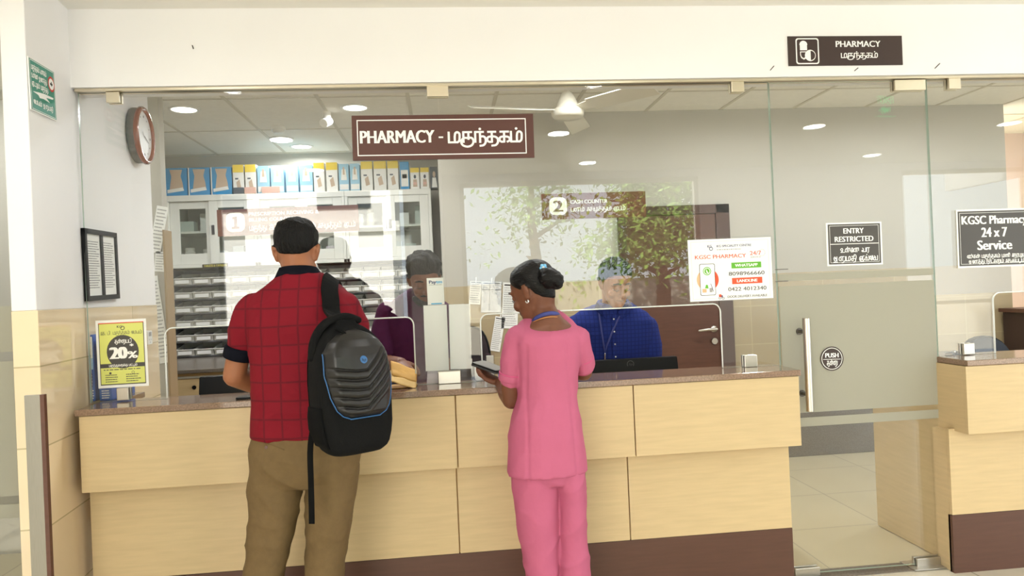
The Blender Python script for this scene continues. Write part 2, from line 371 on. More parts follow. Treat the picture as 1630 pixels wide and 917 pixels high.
def sign_root(name, label, cat, px, Y=None, plane=None, group=None):
    """px = pixel corners TL, TR, BR, BL of a flat thing on the plane Y (or plane=(point, normal)); returns root, width, height"""
    P = [at(a, b, Y) if plane is None else atp(a, b, *plane) for a, b in px]
    c = sum(P)/4; xv = (P[1]-P[0]+P[2]-P[3])/2; yv = (P[0]-P[3]+P[1]-P[2])/2
    w, h = np.linalg.norm(xv), np.linalg.norm(yv); xv /= w
    n = np.array((0, -1., 0)) if plane is None else np.array(plane[1], float)
    yv = np.cross(n, xv)
    root = thing(name, label, cat, c, group)
    root.rotation_euler = Matrix((tuple(xv), tuple(yv), tuple(n))).transposed().to_euler()
    return root, w, h
class Sheet:
    """flat artwork in the local plane of a sign; u, v run 0..1 from its top left corner"""
    def __init__(s, w, h, z): s.w, s.h, s.z = w, h, z; s.mb = MB()
    def X(s, u): return (u-.5)*s.w
    def Yv(s, v): return (.5-v)*s.h
    def rect(s, u0, v0, u1, v1, mi=0, dz=0.): s.mb.add([(s.X(u0), s.Yv(v1), s.z+dz), (s.X(u1), s.Yv(v1), s.z+dz), (s.X(u1), s.Yv(v0), s.z+dz), (s.X(u0), s.Yv(v0), s.z+dz)], [(0, 1, 2, 3)], mi)
    def frame(s, u0, v0, u1, v1, t, mi=0, dz=0.):
        tu, tv = t/s.w, t/s.h
        s.rect(u0, v0, u1, v0+tv, mi, dz); s.rect(u0, v1-tv, u1, v1, mi, dz); s.rect(u0, v0+tv, u0+tu, v1-tv, mi, dz); s.rect(u1-tu, v0+tv, u1, v1-tv, mi, dz)
    def disc(s, u, v, r, mi=0, dz=0., ry=None, a0=0, a1=2*PI, n=32):
        ry = ry or r; x, y = s.X(u), s.Yv(v); full = a1-a0 > 6.28
        p = [(x+r*math.cos(a0+(a1-a0)*k/n), y+ry*math.sin(a0+(a1-a0)*k/n), s.z+dz) for k in range(n if full else n+1)]
        s.mb.add(p, [tuple(range(len(p)))], mi)
    def ring(s, u, v, r, t, mi=0, dz=0., n=32):
        x, y = s.X(u), s.Yv(v); V = []; F = []
        for k in range(n):
            a = 2*PI*k/n
            V += [(x+r*math.cos(a), y+r*math.sin(a), s.z+dz), (x+(r-t)*math.cos(a), y+(r-t)*math.sin(a), s.z+dz)]
            F.append((2*k, 2*((k+1) % n), 2*((k+1) % n)+1, 2*k+1))
        s.mb.add(V, F, mi)
    def rrect(s, u0, v0, u1, v1, r, mi=0, dz=0.):
        x0, x1, y0, y1 = s.X(u0), s.X(u1), s.Yv(v1), s.Yv(v0); s.mb.add([(x, y, s.z+dz) for x, y in rr(x0, x1, y0, y1, r)], [tuple(range(24))], mi)
    def poly(s, uv, mi=0, dz=0.): s.mb.add([(s.X(u), s.Yv(v), s.z+dz) for u, v in uv], [tuple(range(len(uv)))], mi)
    def put(s, VF, u0, u1, v0, v1, unit, mi, dz, bold, step=False):
        V, F = VF
        if not V: return
        a, b = min(p[0] for p in V), max(p[0] for p in V); sx = (u1-u0)*s.w/max(b-a, 1e-6); sy = (v1-v0)*s.h/unit
        for q, dx in enumerate([0] if not bold else [-bold, 0, bold]):
            s.mb.add([(s.X(u0)+(p[0]-a)*sx+dx*sy, s.Yv(v1)+p[1]*sy, s.z+dz+q*2.5e-5+(1.2e-5*((i//4) % 16) if step else 0)) for i, p in enumerate(V)], F, mi)
    def text(s, t, u0, u1, v0, v1, mi=0, dz=0., bold=.025): s.put(glyphs(t), u0, u1, v0, v1, CAP, mi, dz, bold)
    def tam(s, t, u0, u1, v0, v1, mi=0, dz=0., w=.17): s.put(tamil(t, w), u0, u1, v0, v1, 1., mi, dz, 0, True)
    def lines(s, u0, u1, v0, v1, n, mi=0, dz=0., fill=.5, jag=.25):
        """rows of small broken marks: print too small to read"""
        for i in range(n):
            v = v0+(v1-v0)*(i+.2)/n; hh = (v1-v0)/n*fill; u = u0; e = u1-(u1-u0)*random.random()*jag
            while u < e:
                l = (u1-u0)*random.uniform(.04, .13); s.rect(u, v, min(u+l, e), v+hh, mi, dz); u += l+(u1-u0)*.025
    def done(s, name, mats, root, label=None): return build(name, s.mb, mats, root, local=True, label=label)
def rr(x0, x1, y0, y1, r, k=6):
    out = []
    for cx, cy, a in ((x1-r, y1-r, 0), (x0+r, y1-r, PI/2), (x0+r, y0+r, PI), (x1-r, y0+r, 1.5*PI)):
        out += [(cx+r*math.cos(a+PI/2*i/(k-1)), cy+r*math.sin(a+PI/2*i/(k-1))) for i in range(k)]
    return out
def board(root, w, h, t, m, name='board', r=0., bevel=.0008):
    mb = MB()
    if r: mb.prism(rr(-w/2, w/2, -h/2, h/2, r), -t, 0)
    else: mb.box(-w/2, w/2, -h/2, h/2, -t, 0)
    return build(name, mb, m, root, local=True, bevel=bevel)
# ================================================================== the place
XL, XJ, XD1, XD2, ZT = -1.5367, .0172, 1.5693, 2.3576, 2.347
CEIL, CEIL_IN = 2.68, 2.75
YF = -.204; YF2 = -.114; ZUB, ZLB = .6638, .2723
SK = math.radians(5)
LW_P = np.array((XL, 0, 0)); LW_N = np.array((math.cos(SK), math.sin(SK), 0)); LW_D = np.array((-math.sin(SK), math.cos(SK), 0))
def lw(px, py): return atp(px, py, LW_P, LW_N)
def lwp(s, off=0.): p = LW_P+LW_D*s+LW_N*off; return (float(p[0]), float(p[1]))
S0 = float(lw(50, 300)[1])/LW_D[1]; S1 = float(lw(243, 350)[1])/LW_D[1]
ZD = float(lw(129, 491)[2])
# --- floors and ceilings
struct('floor', B(-5, 7, -6.2, 0, -.1, 0), 'floor_tile')
struct('floor_pharmacy', B(-5, 7, 0, 5.2, -.1, 0), 'floor_tile_light')
struct('ceiling', B(-5, 7, -4.7, .1, CEIL, CEIL+.12), 'ceiling_paint')
struct('ceiling_pharmacy', B(-3.2, 6.2, .1, 5.2, CEIL_IN, CEIL_IN+.12), 'ceiling_board')
g = MB(); x0 = float(atz(497, 142, CEIL_IN)[0]); xs = [x0+.6*k for k in range(-5, 12)]
y0 = float(atz(490, 155, CEIL_IN)[1]); dy = (float(atz(490, 242, CEIL_IN)[1])-y0)/2
for x in xs: g.box(x-.013, x+.013, .12, 5, CEIL_IN-.004, CEIL_IN)
for k in range(-2, 5): g.box(-3, 6, y0+dy*k-.012, y0+dy*k+.012, CEIL_IN-.003, CEIL_IN)
struct('trim_1', g, 'grid_metal')
# --- left wall: plaster above, polished tiles below, ends in a pillar face
P4 = [lwp(S0), lwp(S1), lwp(S1, -.085), lwp(S0, -.085)]
struct('wall_left', MB().prism(P4, ZD, CEIL_IN), 'wall_paint', bevel=.004)
P5 = [lwp(S0, .004), lwp(S1, .004), lwp(S1, -.085), lwp(S0, -.085)]
struct('wall_left_tiles', MB().prism(P5, 0, ZD), 'dado_tile', bevel=.002)
# --- bulkhead over the glass front
struct('wall_front', B(XL-.03, 6.2, -.045, .12, ZT, CEIL_IN+.05), 'wall_paint')
struct('trim_2', B(XL+.01, 6.2, -.03, .03, ZT-.012, ZT), 'satin_brass_steel')
# scratches left on the plaster by old fixings
for i, (a, b, c, d) in enumerate(((1226, 112, 1232, 105), (1360, 113, 1366, 108), (1488, 109, 1496, 101), (306, 72, 308, 78))):
    p, q = at(a, b, -.0455), at(c, d, -.0455)
    tag(build('wall_scratch', MB().cyl(p, q, .0022, 6), 'sign_dark', loc=p),
        ['small scratch in white plaster left of the pharmacy wall sign', 'small scratch in white plaster under the pharmacy wall sign', 'dark scratch in white plaster right of the pharmacy wall sign', 'small mark in plaster above the wall clock'][i], 'mark', None)
# --- far left: glass wall of the next room
xg = AX(24, 480, -.36)
struct('wall_far_left', B(-5, xg+.03, -.32, -.18, 2.262, CEIL), 'wall_inner_paint')
gp = MB(); gp.box(-4.2, xg, -.366, -.354, .01, 2.262)
w4 = build('window_4', gp, 'glass', kind='structure')
fz = MB()
for za, zb in ((AZ(15, 560, -.37), AZ(15, 487, -.37)), (AZ(15, 790, -.37), AZ(15, 575, -.37)), (AZ(15, 825, -.37), AZ(15, 803, -.37))): fz.box(-4.2, xg-.004, -.369, -.3665, min(za, zb), max(za, zb))
build('frosted_film', fz, 'frosted_film', w4)
struct('wall_next_room', B(-5, -2.0, 1.2, 1.35, 0, CEIL_IN+.05), 'wall_inner_paint')
# --- pharmacy walls
YB, YC = 3.55, 2.2
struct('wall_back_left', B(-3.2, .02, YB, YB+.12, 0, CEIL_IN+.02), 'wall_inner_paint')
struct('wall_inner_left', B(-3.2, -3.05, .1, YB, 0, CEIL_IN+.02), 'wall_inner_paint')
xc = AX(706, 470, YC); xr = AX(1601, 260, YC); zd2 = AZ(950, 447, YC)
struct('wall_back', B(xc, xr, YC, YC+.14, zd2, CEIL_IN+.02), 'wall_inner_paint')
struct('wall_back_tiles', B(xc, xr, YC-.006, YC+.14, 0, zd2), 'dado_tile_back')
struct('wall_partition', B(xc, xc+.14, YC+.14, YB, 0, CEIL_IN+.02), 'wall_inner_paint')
struct('baseboard_back', B(AX(1180, 700, YC), xr, YC-.03, YC-.006, 0, AZ(1320, 640, YC)), 'granite_dark', bevel=.003)
mat('pink_wall', 'EBD3C8', .7)
struct('wall_right', B(xr, 6.2, 3.4, 3.5, 0, CEIL_IN+.02), 'pink_wall')
struct('wall_inner_right', B(6.1, 6.2, -.0, 3.4, 0, CEIL_IN+.02), 'wall_inner_paint')
# stub of wall with the sheets of notices, beyond the end of the left wall
ys = 1.25; xsa, xsb = AX(225, 450, ys), AX(263, 450, ys)
struct('wall_stub', B(xsa-.6, xsb, ys, ys+.08, 0, CEIL_IN+.02), 'wall_inner_paint')
# --- lobby behind the camera: a rear wall with three glazed openings onto the street
YR = -4.62
def mx(px): return AX(px, 400, -YR)
o1, o2, o3 = (mx(345), mx(652)), (mx(735), mx(1118)), (mx(1440), mx(1645)); ztop = AZ(500, 283, -YR)
segs = [(-5, o1[0]), (o1[1], o2[0]), (o2[1], o3[0]), (o3[1], 7)]
for i, (a, b) in enumerate(segs): struct(f'wall_rear_{i+1}', B(a, b, YR-.16, YR, 0, CEIL+.05), 'wall_paint')
for i, (a, b) in enumerate((o1, o2, o3)):
    struct(f'wall_rear_lintel_{i+1}', B(a, b, YR-.16, YR, min(ztop, 2.6), CEIL+.05), 'wall_paint')
    fr = MB(); zt = min(ztop, 2.6)
    for x in (a, b-.05): fr.box(x, x+.05, YR-.1, YR-.05, 0, zt)
    fr.box(a, b, YR-.1, YR-.05, zt-.05, zt); fr.box(a, b, YR-.1, YR-.05, 1.02, 1.06)
    struct(f'window_{i+5}', fr, 'steel')
struct('wall_lobby_left', B(-5.1, -5, -6, .1, 0, CEIL+.05), 'wall_paint')
struct('wall_lobby_right', B(6.9, 7, -.6, .1, 0, CEIL+.05), 'wall_paint'); struct('wall_lobby_right_lintel', B(6.9, 7, -6, -.6, 2.5, CEIL+.05), 'wall_paint')  # opening added in this unseen side lets skylight brighten the left wall
# --- the street outside
mat('street', 'B9B3A6', .9, noise_amt=.1, noise_scale=3.); mat('white_render', 'F2EFE6', .8); mat('grey_render', 'A8A294', .9); mat('leaf', '7FA044', .6, noise_amt=.35, noise_scale=6.); mat('bark', '5B4634', .9); mat('hedge', '4C6B2E', .7, noise_amt=.3, noise_scale=9.); mat('window_dark', '39424A', .15)
struct('ground', B(-40, 40, -40, -6.2, -.2, -.1), 'street')
hs = thing('street_building', 'white rendered building across the street seen reflected in the glass', 'building', (-5, -15, -.1))
build('wall', B(-16, -1.2, -19, -15, -.1, 8), 'white_render', hs)
for x in (-13, -9.5, -6, -3):
    wn = build('window', B(x, x+1.3, -15.01, -14.95, 3.6, 5.2), 'window_dark', hs)
build('ledge', B(-16.2, -1, -15.3, -14.9, 3.0, 3.25), 'white_render', hs)
def tree(x, y, h, r, n, seed, label):
    rnd = random.Random(seed); t = thing('street_tree', label, 'tree', (x, y, -.1), 'street trees')
    tk = MB().tube([(x, y, -.1), (x+.1, y, h*.3), (x-.05, y+.1, h*.6), (x, y, h*.9)], [.17, .13, .09, .03], 10)
    for k in range(7):
        a = rnd.random()*6.28; z = h*(.3+.08*k); tk.tube([(x, y, z), (x+math.cos(a)*r*.5, y+math.sin(a)*r*.5, z+.35), (x+math.cos(a)*r*.85, y+math.sin(a)*r*.85, z+.4)], [.06, .04, .015], 6)
    build('trunk', tk, 'bark', t, smooth=True)
    cr = MB()
    cl = [(rnd.gauss(0, r*.45), rnd.gauss(0, r*.45), h*.68+rnd.gauss(0, h*.16)) for _ in range(40)]
    for k in range(n):
        c = cl[k % 40]; p = np.array((x+c[0]+rnd.gauss(0, .28), y+c[1]+rnd.gauss(0, .28), c[2]+rnd.gauss(0, .24)))
        d = np.array((rnd.gauss(0, 1), rnd.gauss(0, 1), rnd.gauss(-.4, .7))); d /= np.linalg.norm(d); s = np.cross(d, (rnd.random(), rnd.random(), 1)); s /= np.linalg.norm(s)
        L = rnd.uniform(.10, .2); cr.add([p, p+d*L*.5+s*L*.22, p+d*L, p+d*L*.5-s*L*.22], [(0, 1, 2, 3)])
    f = build('foliage', cr, 'leaf', t)
tx = lambda px, y: AX(px, 380, -y)
tree(tx(1045, -9.4), -9.4, 4.2, 1.15, 9000, 3, 'dense leafy street tree reflected over the brown door')
tree(tx(850, -12.0), -12.0, 4.6, 1.2, 1500, 5, 'paler street tree reflected on the white wall over the woman')
tree(tx(1190, -11.8), -11.8, 4.4, 1.1, 5000, 8, 'leafy street tree reflected beside the glass door')
struct('garden_wall', B(.2, 9, -12.9, -12.7, -.1, 1.55), 'grey_render')

# ================================================================== glass front
def pane(name, x0, x1, z0, z1, notches=(), y0=-.006, y1=.006):
    """sheet of glass; notches are (xa, xb, ztop) openings cut up from its foot with rounded top corners"""
    pts = [(x0, z1), (x0, z0)]; cut = [False]
    for xa, xb, zt in notches:
        r = .035
        pts += [(xa, z0)]; cut += [False]
        arc = [(xa+r-r*math.cos(PI/2*k/5), zt-r+r*math.sin(PI/2*k/5)) for k in range(6)]+[(xb-r+r*math.sin(PI/2*k/5), zt-r+r*math.cos(PI/2*k/5)) for k in range(6)]
        pts += arc+[(xb, z0)]; cut += [True]*13
    pts += [(x1, z0), (x1, z1)]; cut += [False, False, False]
    n = len(pts); V = [(a, y0, b) for a, b in pts]+[(a, y1, b) for a, b in pts]
    mb = MB(); mb.add(V, [tuple(range(n)), tuple(range(n, 2*n))[::-1]], 0)
    for i in range(n):
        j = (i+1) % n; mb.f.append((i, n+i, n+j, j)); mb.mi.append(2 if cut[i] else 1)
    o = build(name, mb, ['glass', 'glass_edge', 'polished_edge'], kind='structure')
    for xa, xb, zt in notches:      # added whitish strip, stands in for the bright line refracted along the cut
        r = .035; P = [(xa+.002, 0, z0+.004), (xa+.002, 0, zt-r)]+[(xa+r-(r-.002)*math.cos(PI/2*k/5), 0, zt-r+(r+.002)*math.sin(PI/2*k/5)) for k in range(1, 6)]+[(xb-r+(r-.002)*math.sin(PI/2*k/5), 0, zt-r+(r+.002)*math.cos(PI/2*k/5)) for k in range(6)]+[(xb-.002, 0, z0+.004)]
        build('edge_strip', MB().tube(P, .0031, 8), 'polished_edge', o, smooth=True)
    return o
zc1 = AZ(400, 517, 0); zc2 = AZ(950, 493, 0)
N1 = (AX(263, 570, 0), AX(661, 560, 0), zc1); N2 = (AX(766, 560, 0), AX(1149, 540, 0), zc2)
N3 = (AX(1582, 520, 0), 3.5, AZ(1600, 466, 0))
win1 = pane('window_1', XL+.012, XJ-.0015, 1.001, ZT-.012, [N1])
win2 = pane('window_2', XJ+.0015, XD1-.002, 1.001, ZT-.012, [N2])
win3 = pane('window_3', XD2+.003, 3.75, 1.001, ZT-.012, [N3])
door1 = pane('door_1', XD1+.002, XD2-.001, .012, ZT-.016)
def fitting(parent, px, py, w, h, Y=0., m='satin_brass_steel', name='patch_fitting'):
    c = at(px, py, -.02); mb = MB()
    mb.box(c[0]-w/2, c[0]+w/2, -.021, -.0062, c[2]-h/2, c[2]+h/2); mb.box(c[0]-w/2, c[0]+w/2, .0062, .021, c[2]-h/2, c[2]+h/2)
    return build(name, mb, m, parent, bevel=.0025)
def fit_px(parent, x0, y0, x1, y1, **k):
    a, b = at(x0, y0, -.02), at(x1, y1, -.02); return fitting(parent, (x0+x1)/2, (y0+y1)/2, abs(b[0]-a[0]), abs(a[2]-b[2]), **k)
fit_px(win1, 168, 146, 190, 163); fit_px(win1, 185, 618, 205, 637, m='steel')
fit_px(win2, 679, 134, 714, 153); fit_px(win2, 697, 592, 734, 610, m='steel'); fit_px(win2, 1164, 129, 1185, 146); fit_px(win2, 1185, 566, 1206, 584, m='steel')
fit_px(door1, 1424, 127, 1474, 143); fit_px(win3, 1510, 124, 1530, 141); fit_px(win3, 1534, 547, 1552, 564, m='steel')
fit_px(door1, 1460, 890, 1504, 912, m='steel'); fit_px(door1, 1266, 906, 1306, 920, m='steel')
# hinge clips between the fixed pane and the door
for y in (429, 448):
    c = at(1240, y, -.008); build('edge_clip', B(c[0]-.012, c[0]+.045, -.0085, .0085, c[2]-.002, c[2]+.002), 'steel_dark', win2)
# frosted film on the door: thin strip, gap, tall field, gap, strip
f = MB(); xa, xb = XD1+.006, XD2-.006
def zdoor(y): return AZ(1360, y, -.007)
for a, b in ((432, 443), (451, 652), (660, 674)): f.box(xa, xb, -.0082, -.0064, zdoor(b), zdoor(a))
build('frosted_film', f, 'frosted_film', door1)
hd = MB(); t, b2 = at(1284, 506, -.075), at(1291, 655, -.075); xh = AX(1286, 580, -.075)
hd.cyl((xh, -.075, t[2]), (xh, -.075, b2[2]), .0165, 24)
hd.cyl((xh, .075, t[2]), (xh, .075, b2[2]), .0165, 24)
dh = build('door_handle', hd, 'steel', door1, smooth=False, bevel=.002)
so = MB()
for y in (528, 628):
    z = AZ(1286, y, -.05); so.cyl((xh, -.075, z), (xh, .075, z), .008, 14); so.cyl((xh, -.012, z), (xh, -.006, z), .016, 16)
build('standoff', so, 'steel_dark', dh, smooth=False)
# floor spring plate and threshold under the door
struct('trim_3', B(XD1-.1, XD2+.1, -.05, .05, 0, .004), 'granite_dark')
build('floor_spring', B(XD2-.2, XD2-.02, -.06, .06, .004, .008), 'steel', bpy.data.objects['trim_3'], bevel=.002)

# ================================================================== reception counters
def panel_row(name, xs, ya, yb, z0, z1, parent, gap=.0025):
    for i in range(len(xs)-1): build(name, B(xs[i]+gap, xs[i+1]-gap, ya, yb, z0, z1), 'laminate', parent, bevel=.0015)
xu0 = AX(124, 660, YF); xu1 = AX(1274, 640, YF); xl0 = AX(144, 840, YF2); xl1 = AX(1260, 800, YF2)
ct = thing('reception_counter', 'long beige wood-laminate pharmacy counter with brown plinth, left of glass door', 'counter', ((xu0+xu1)/2, 0, 0))
panel_row('upper_panel', [xu0, AX(727, 690, YF), AX(1010, 670, YF), xu1], YF, YF+.02, ZUB, .972, ct)
panel_row('lower_panel', [xl0, AX(729, 810, YF2), AX(1001, 790, YF2), xl1], YF2, YF2+.018, ZLB, ZUB+.01, ct)
build('plinth', B(xl0, xl1, YF2+.002, YF2+.03, 0, ZLB-.002), 'plinth_brown', ct, bevel=.001)
cb = MB(); cb.box(xu0+.004, xu1-.002, YF+.0195, .055, ZUB, .972, 0); cb.box(xl0+.004, xl1-.002, YF2+.017, .055, .004, ZUB, 0); cb.box(xu0+.004, AX(200, 630, .1)-.01, .055, .30, ZUB, .972, 0)
build('carcass', cb, 'laminate_edge', ct)
top = MB().prism([(xu0-.01, YF-.008), (xu1+.006, YF-.008), (xu1+.006, .075), (AX(200, 630, .1), .075), (AX(200, 630, .1), .31), (xu0-.01, .31)], .974, 1.0)
tag(build('countertop', top, 'granite', loc=((xu0+xu1)/2, 0, 1), bevel=.003), 'polished brown granite top of the long pharmacy counter', 'countertop')
xr0 = AX(1540, 650, YF); xr2 = AX(1513, 750, YF2)
c2 = thing('reception_counter', 'second beige laminate counter with brown plinth, right of glass door', 'counter', (3., 0, 0))
build('upper_panel', B(xr0, 3.9, YF, YF+.02, ZUB, .972), 'laminate', c2, bevel=.0015)
build('lower_panel', B(xr2, 3.9, YF2, YF2+.018, ZLB, ZUB+.01), 'laminate', c2, bevel=.0015)
build('plinth', B(xr2, 3.9, YF2+.002, YF2+.03, 0, ZLB-.002), 'plinth_brown', c2, bevel=.001)
xe = XD2+.012
build('side_panel', MB().box(xe, xe+.02, .0, .57, .004, .76).box(xe, xe+.02, .0, .079, .76, .972), 'laminate', c2, bevel=.001)
e2 = MB(); e2.box(xr0, 3.9, YF+.0195, 0, ZUB, .972); e2.box(xr2, 3.9, YF2+.0175, .0, .004, ZUB); e2.box(xe+.021, 3.9, 0, .07, .004, .97)
build('carcass', e2, 'laminate', c2)
top = MB().box(xe-.02, 3.9, YF-.008, .08, .974, 1.0); build('desk_top', B(xe+.02, 3.9, .081, .56, .72, .745), 'laminate', c2, bevel=.002)
tag(build('countertop', top, 'granite', loc=(3, 0, 1), bevel=.003), 'polished brown granite top of the right-hand counter', 'countertop')

# ================================================================== lamps
def downlight(x, y, z, watts, label, group, r=.085, col=(.97, .985, 1)):
    t = thing('ceiling_light', label, 'ceiling light', (x, y, z), group)
    V = []; mb = MB(); n = 32
    rings = [[(x+q*math.cos(2*PI*k/n), y+q*math.sin(2*PI*k/n), z-h) for k in range(n)] for q, h in ((r+.018, 0), (r+.016, .006), (r, .008), (r-.004, .002))]
    v, f = loft(rings); build('trim_ring', mb.add(v, f[:-2]), 'white_plastic', t, smooth=True)
    d = MB().add([(x+(r-.003)*math.cos(2*PI*k/n), y+(r-.003)*math.sin(2*PI*k/n), z-.003) for k in range(n)][::-1], [tuple(range(n))])
    build('diffuser', d, 'lamp_white', t)
    l = bpy.data.lights.new('lamp', 'AREA'); l.shape = 'DISK'; l.size = 2*r; l.energy = watts; l.color = col; l.spread = math.radians(170)
    lo = bpy.data.objects.new('lamp', l); COL.objects.link(lo); lo.parent = t; lo.location = (0, 0, -.012); lo['kind'] = 'helper'
    return t
mat('lamp_white', 'FFF8EA', .5, emit=9.)
in_l = [((293, 174), 'round ceiling downlight above the wall clock, glowing white'), ((565, 171), 'round ceiling downlight just above the hanging pharmacy sign, left end'), ((448, 221), 'round ceiling downlight below the smoke detector'),
        ((480, 233), 'dimly seen round ceiling downlight left of the pharmacy sign')]
for (px, py), lb in in_l:
    p = atz(px, py, CEIL_IN); downlight(p[0], p[1], CEIL_IN, PHARM_W*(.3 if py == 221 else 1), lb, 'pharmacy ceiling lights')
for x, y in ((2.3, 1.2), (3.6, 1.2), (-.2, .75), (5.2, 2.2), (.9, .9), (-2.45, .55)): downlight(x, y, CEIL_IN, PHARM_W, 'round ceiling downlight in the pharmacy ceiling out of view', 'unseen pharmacy downlights')  # unseen lamps added to brighten the pharmacy and the room at far left
for x, y in ((3.17, -2.53), (4.98, -2.58), (1.0, -2.58), (1.53, -4.0), (-1.22, -2.59), (-3.2, -2.6), (-1.2, -1.15), (1.0, -1.15), (3.17, -1.15), (-1.2, -4.0), (4.6, -4.0)): downlight(x, y, CEIL, LOBBY_W*(.45 if x > 2 else 1)*(.72 if y > -1.5 else 1), 'round downlight in the white lobby ceiling', 'lobby downlights')
# ================================================================== signs
YG, YI = -.0115, .0125      # just in front of, just behind the glass
# hanging pharmacy sign
s, w, h = sign_root('pharmacy_sign', 'large brown sign with white frame hung high on the glass front, lettered PHARMACY', 'sign', [(559, 184), (848.5, 181), (851, 251), (562, 256)], YG)
board(s, w, h, .005, 'sign_brown', bevel=.001)
a = Sheet(w, h, .0006); a.frame(.027, .10, .957, .90, .0045); a.done('border', 'print_white', s)
a = Sheet(w, h, .0007); a.text('PHARMACY', .045, .445, .345, .62, bold=.035); a.rect(.47, .49, .495, .525); a.tam('மருந்தகம்', .52, .938, .40, .625, w=.2); a.done('lettering', 'print_white', s)
# counter number signs behind the glass
s, w, h = sign_root('counter_sign', 'brown sign numbered 1 behind the glass, above the man in red shirt', 'sign', [(345, 334), (570.5, 326), (571.5, 367), (346.5, 377)], YI)
board(s, w, h, .004, 'sign_brown_light')
a = Sheet(w, h, .0006); a.rrect(.062, .13, .192, .85, .025, 0); a.poly([(.106, .29), (.139, .27), (.139, .66), (.152, .66), (.152, .74), (.10, .74), (.10, .66), (.117, .66), (.117, .37), (.106, .39)], 1, .0006)
a.text('PRESCRIPTION RECEIVING &', .222, .715, .14, .27, 0, 0, .035); a.text('BILLING COUNTER', .222, .54, .36, .49, 0, 0, .035); a.tam('மருந்து சீட்டு மற்றும் பணம் செலுத்தும் இடம்', .222, .975, .67, .82); a.done('lettering', ['print_white', 'sign_brown_light'], s)
s, w, h = sign_root('counter_sign', 'brown sign numbered 2 and lettered CASH COUNTER behind the glass', 'sign', [(861.5, 309), (1027, 304), (1029, 345), (863, 350)], YI)
board(s, w, h, .004, 'sign_brown_light')
a = Sheet(w, h, .0006); a.rrect(.072, .15, .24, .83, .025, 0); a.text('2', .115, .195, .28, .70, 1, .0006, .06)
a.text('CASH COUNTER', .275, .628, .27, .41, 0, 0, .035); a.tam('பணம் செலுத்தும் இடம்', .275, .80, .57, .71); a.done('lettering', ['print_white', 'sign_brown_light'], s)
# wall sign on the bulkhead
s, w, h = sign_root('pharmacy_wall_sign', 'dark brown pharmacy sign with capsule symbol on the white wall above the door', 'sign', [(1254, 57.5), (1436, 57), (1437, 103), (1255.5, 105)], -.0512)
board(s, w, h, .006, 'sign_dark')
a = Sheet(w, h, .0006)
for (p, q, r_) in (((.065, .07), (.265, .95), .012),):
    a.rrect(p[0], p[1], q[0], q[1], r_, 0); a.rrect(p[0]+.01, p[1]+.04, q[0]-.01, q[1]-.04, r_*.8, 1, .0004)
k = 2e-4*4
a.disc(.131, .30, .0195, 0, k, a0=0, a1=PI, n=16); a.rect(.1, .30, .162, .48, 0, k)
a.poly([(.1, .52), (.1, .64), (.108, .74), (.131, .80), (.15, .76), (.162, .62), (.162, .52)], 0, k); a.poly([(.107, .55), (.107, .64), (.115, .71), (.131, .75), (.145, .7), (.155, .6), (.155, .55)], 1, k*1.5)
a.disc(.187, .66, .0265, 0, k*2); a.disc(.190, .66, .022, 1, k*2.5, a0=-PI/2, a1=PI/2, n=14)
a.done('symbol', ['print_white', 'sign_dark'], s); a = Sheet(w, h, .0006); a.text('PHARMACY', .415, .805, .175, .375, 0, 0, .03); a.tam('மருந்தகம்', .455, .78, .59, .74); a.done('lettering', ['print_white', 'sign_dark'], s)
# door and sidelight notices
s, w, h = sign_root('entry_notice', 'dark grey notice lettered ENTRY RESTRICTED taped to the glass door', 'notice', [(1314.5, 355), (1402.5, 353), (1406, 420.5), (1317, 424)], YG)
board(s, w, h, .001, 'white_paper', bevel=0)
a = Sheet(w, h, .0004); a.rect(.03, .035, .97, .965, 1); a.frame(.06, .07, .94, .93, .0016, 0, .0003); a.rect(.06, .49, .94, .505, 0, .0003)
for t in (('ENTRY', .31, .67, .135, .255), ('RESTRICTED', .15, .84, .325, .445)): a.text(*t, 0, .0003, .035)
a.tam('உள்ளே வர', .24, .77, .60, .69, 0, .0003); a.tam('அனுமதி இல்லை', .11, .91, .79, .89, 0, .0003); a.done('lettering', ['print_white', 'sign_char'], s)
s, w, h = sign_root('service_notice', 'dark grey notice about 24 x 7 service on the glass right of the door', 'notice', [(1521, 334), (1642, 331), (1646, 422.5), (1526, 427)], YG)
board(s, w, h, .001, 'white_paper', bevel=0)
a = Sheet(w, h, .0004); a.rect(.018, .03, .982, .97, 1); a.frame(.04, .06, .96, .94, .0016, 0, .0003)
for t in (('KGSC Pharmacy', .07, .93, .115, .255), ('24 x 7', .325, .655, .32, .48), ('Service', .265, .715, .54, .70)): a.text(*t, 0, .0003, .04)
a.tam('எங்கள் மருந்தகம் 24 மணி நேரமும்'.replace('24 ', ''), .12, .9, .785, .835, 0, .0003); a.tam('அனைத்து நாட்களும் செயல்படும்', .14, .88, .875, .925, 0, .0003); a.done('lettering', ['print_white', 'sign_char'], s)
s, w, h = sign_root('push_sticker', 'round black PUSH sticker on the frosted glass door', 'sticker', [(1305.5, 552), (1342, 551), (1343, 590), (1306.5, 591)], YG)
R_ = (w+h)/4; mb = MB().prism([(R_*math.cos(2*PI*k/40), R_*math.sin(2*PI*k/40)) for k in range(40)], -.001, 0); build('disc', mb, 'sign_dark', s, local=True)
a = Sheet(2*R_, 2*R_, .0004); a.ring(.5, .5, R_*.9, R_*.05); a.text('PUSH', .22, .78, .27, .45, 0, 0, .04); a.rect(.12, .515, .88, .535); a.tam('தள்ளு', .27, .74, .60, .76); a.done('lettering', 'print_white', s)
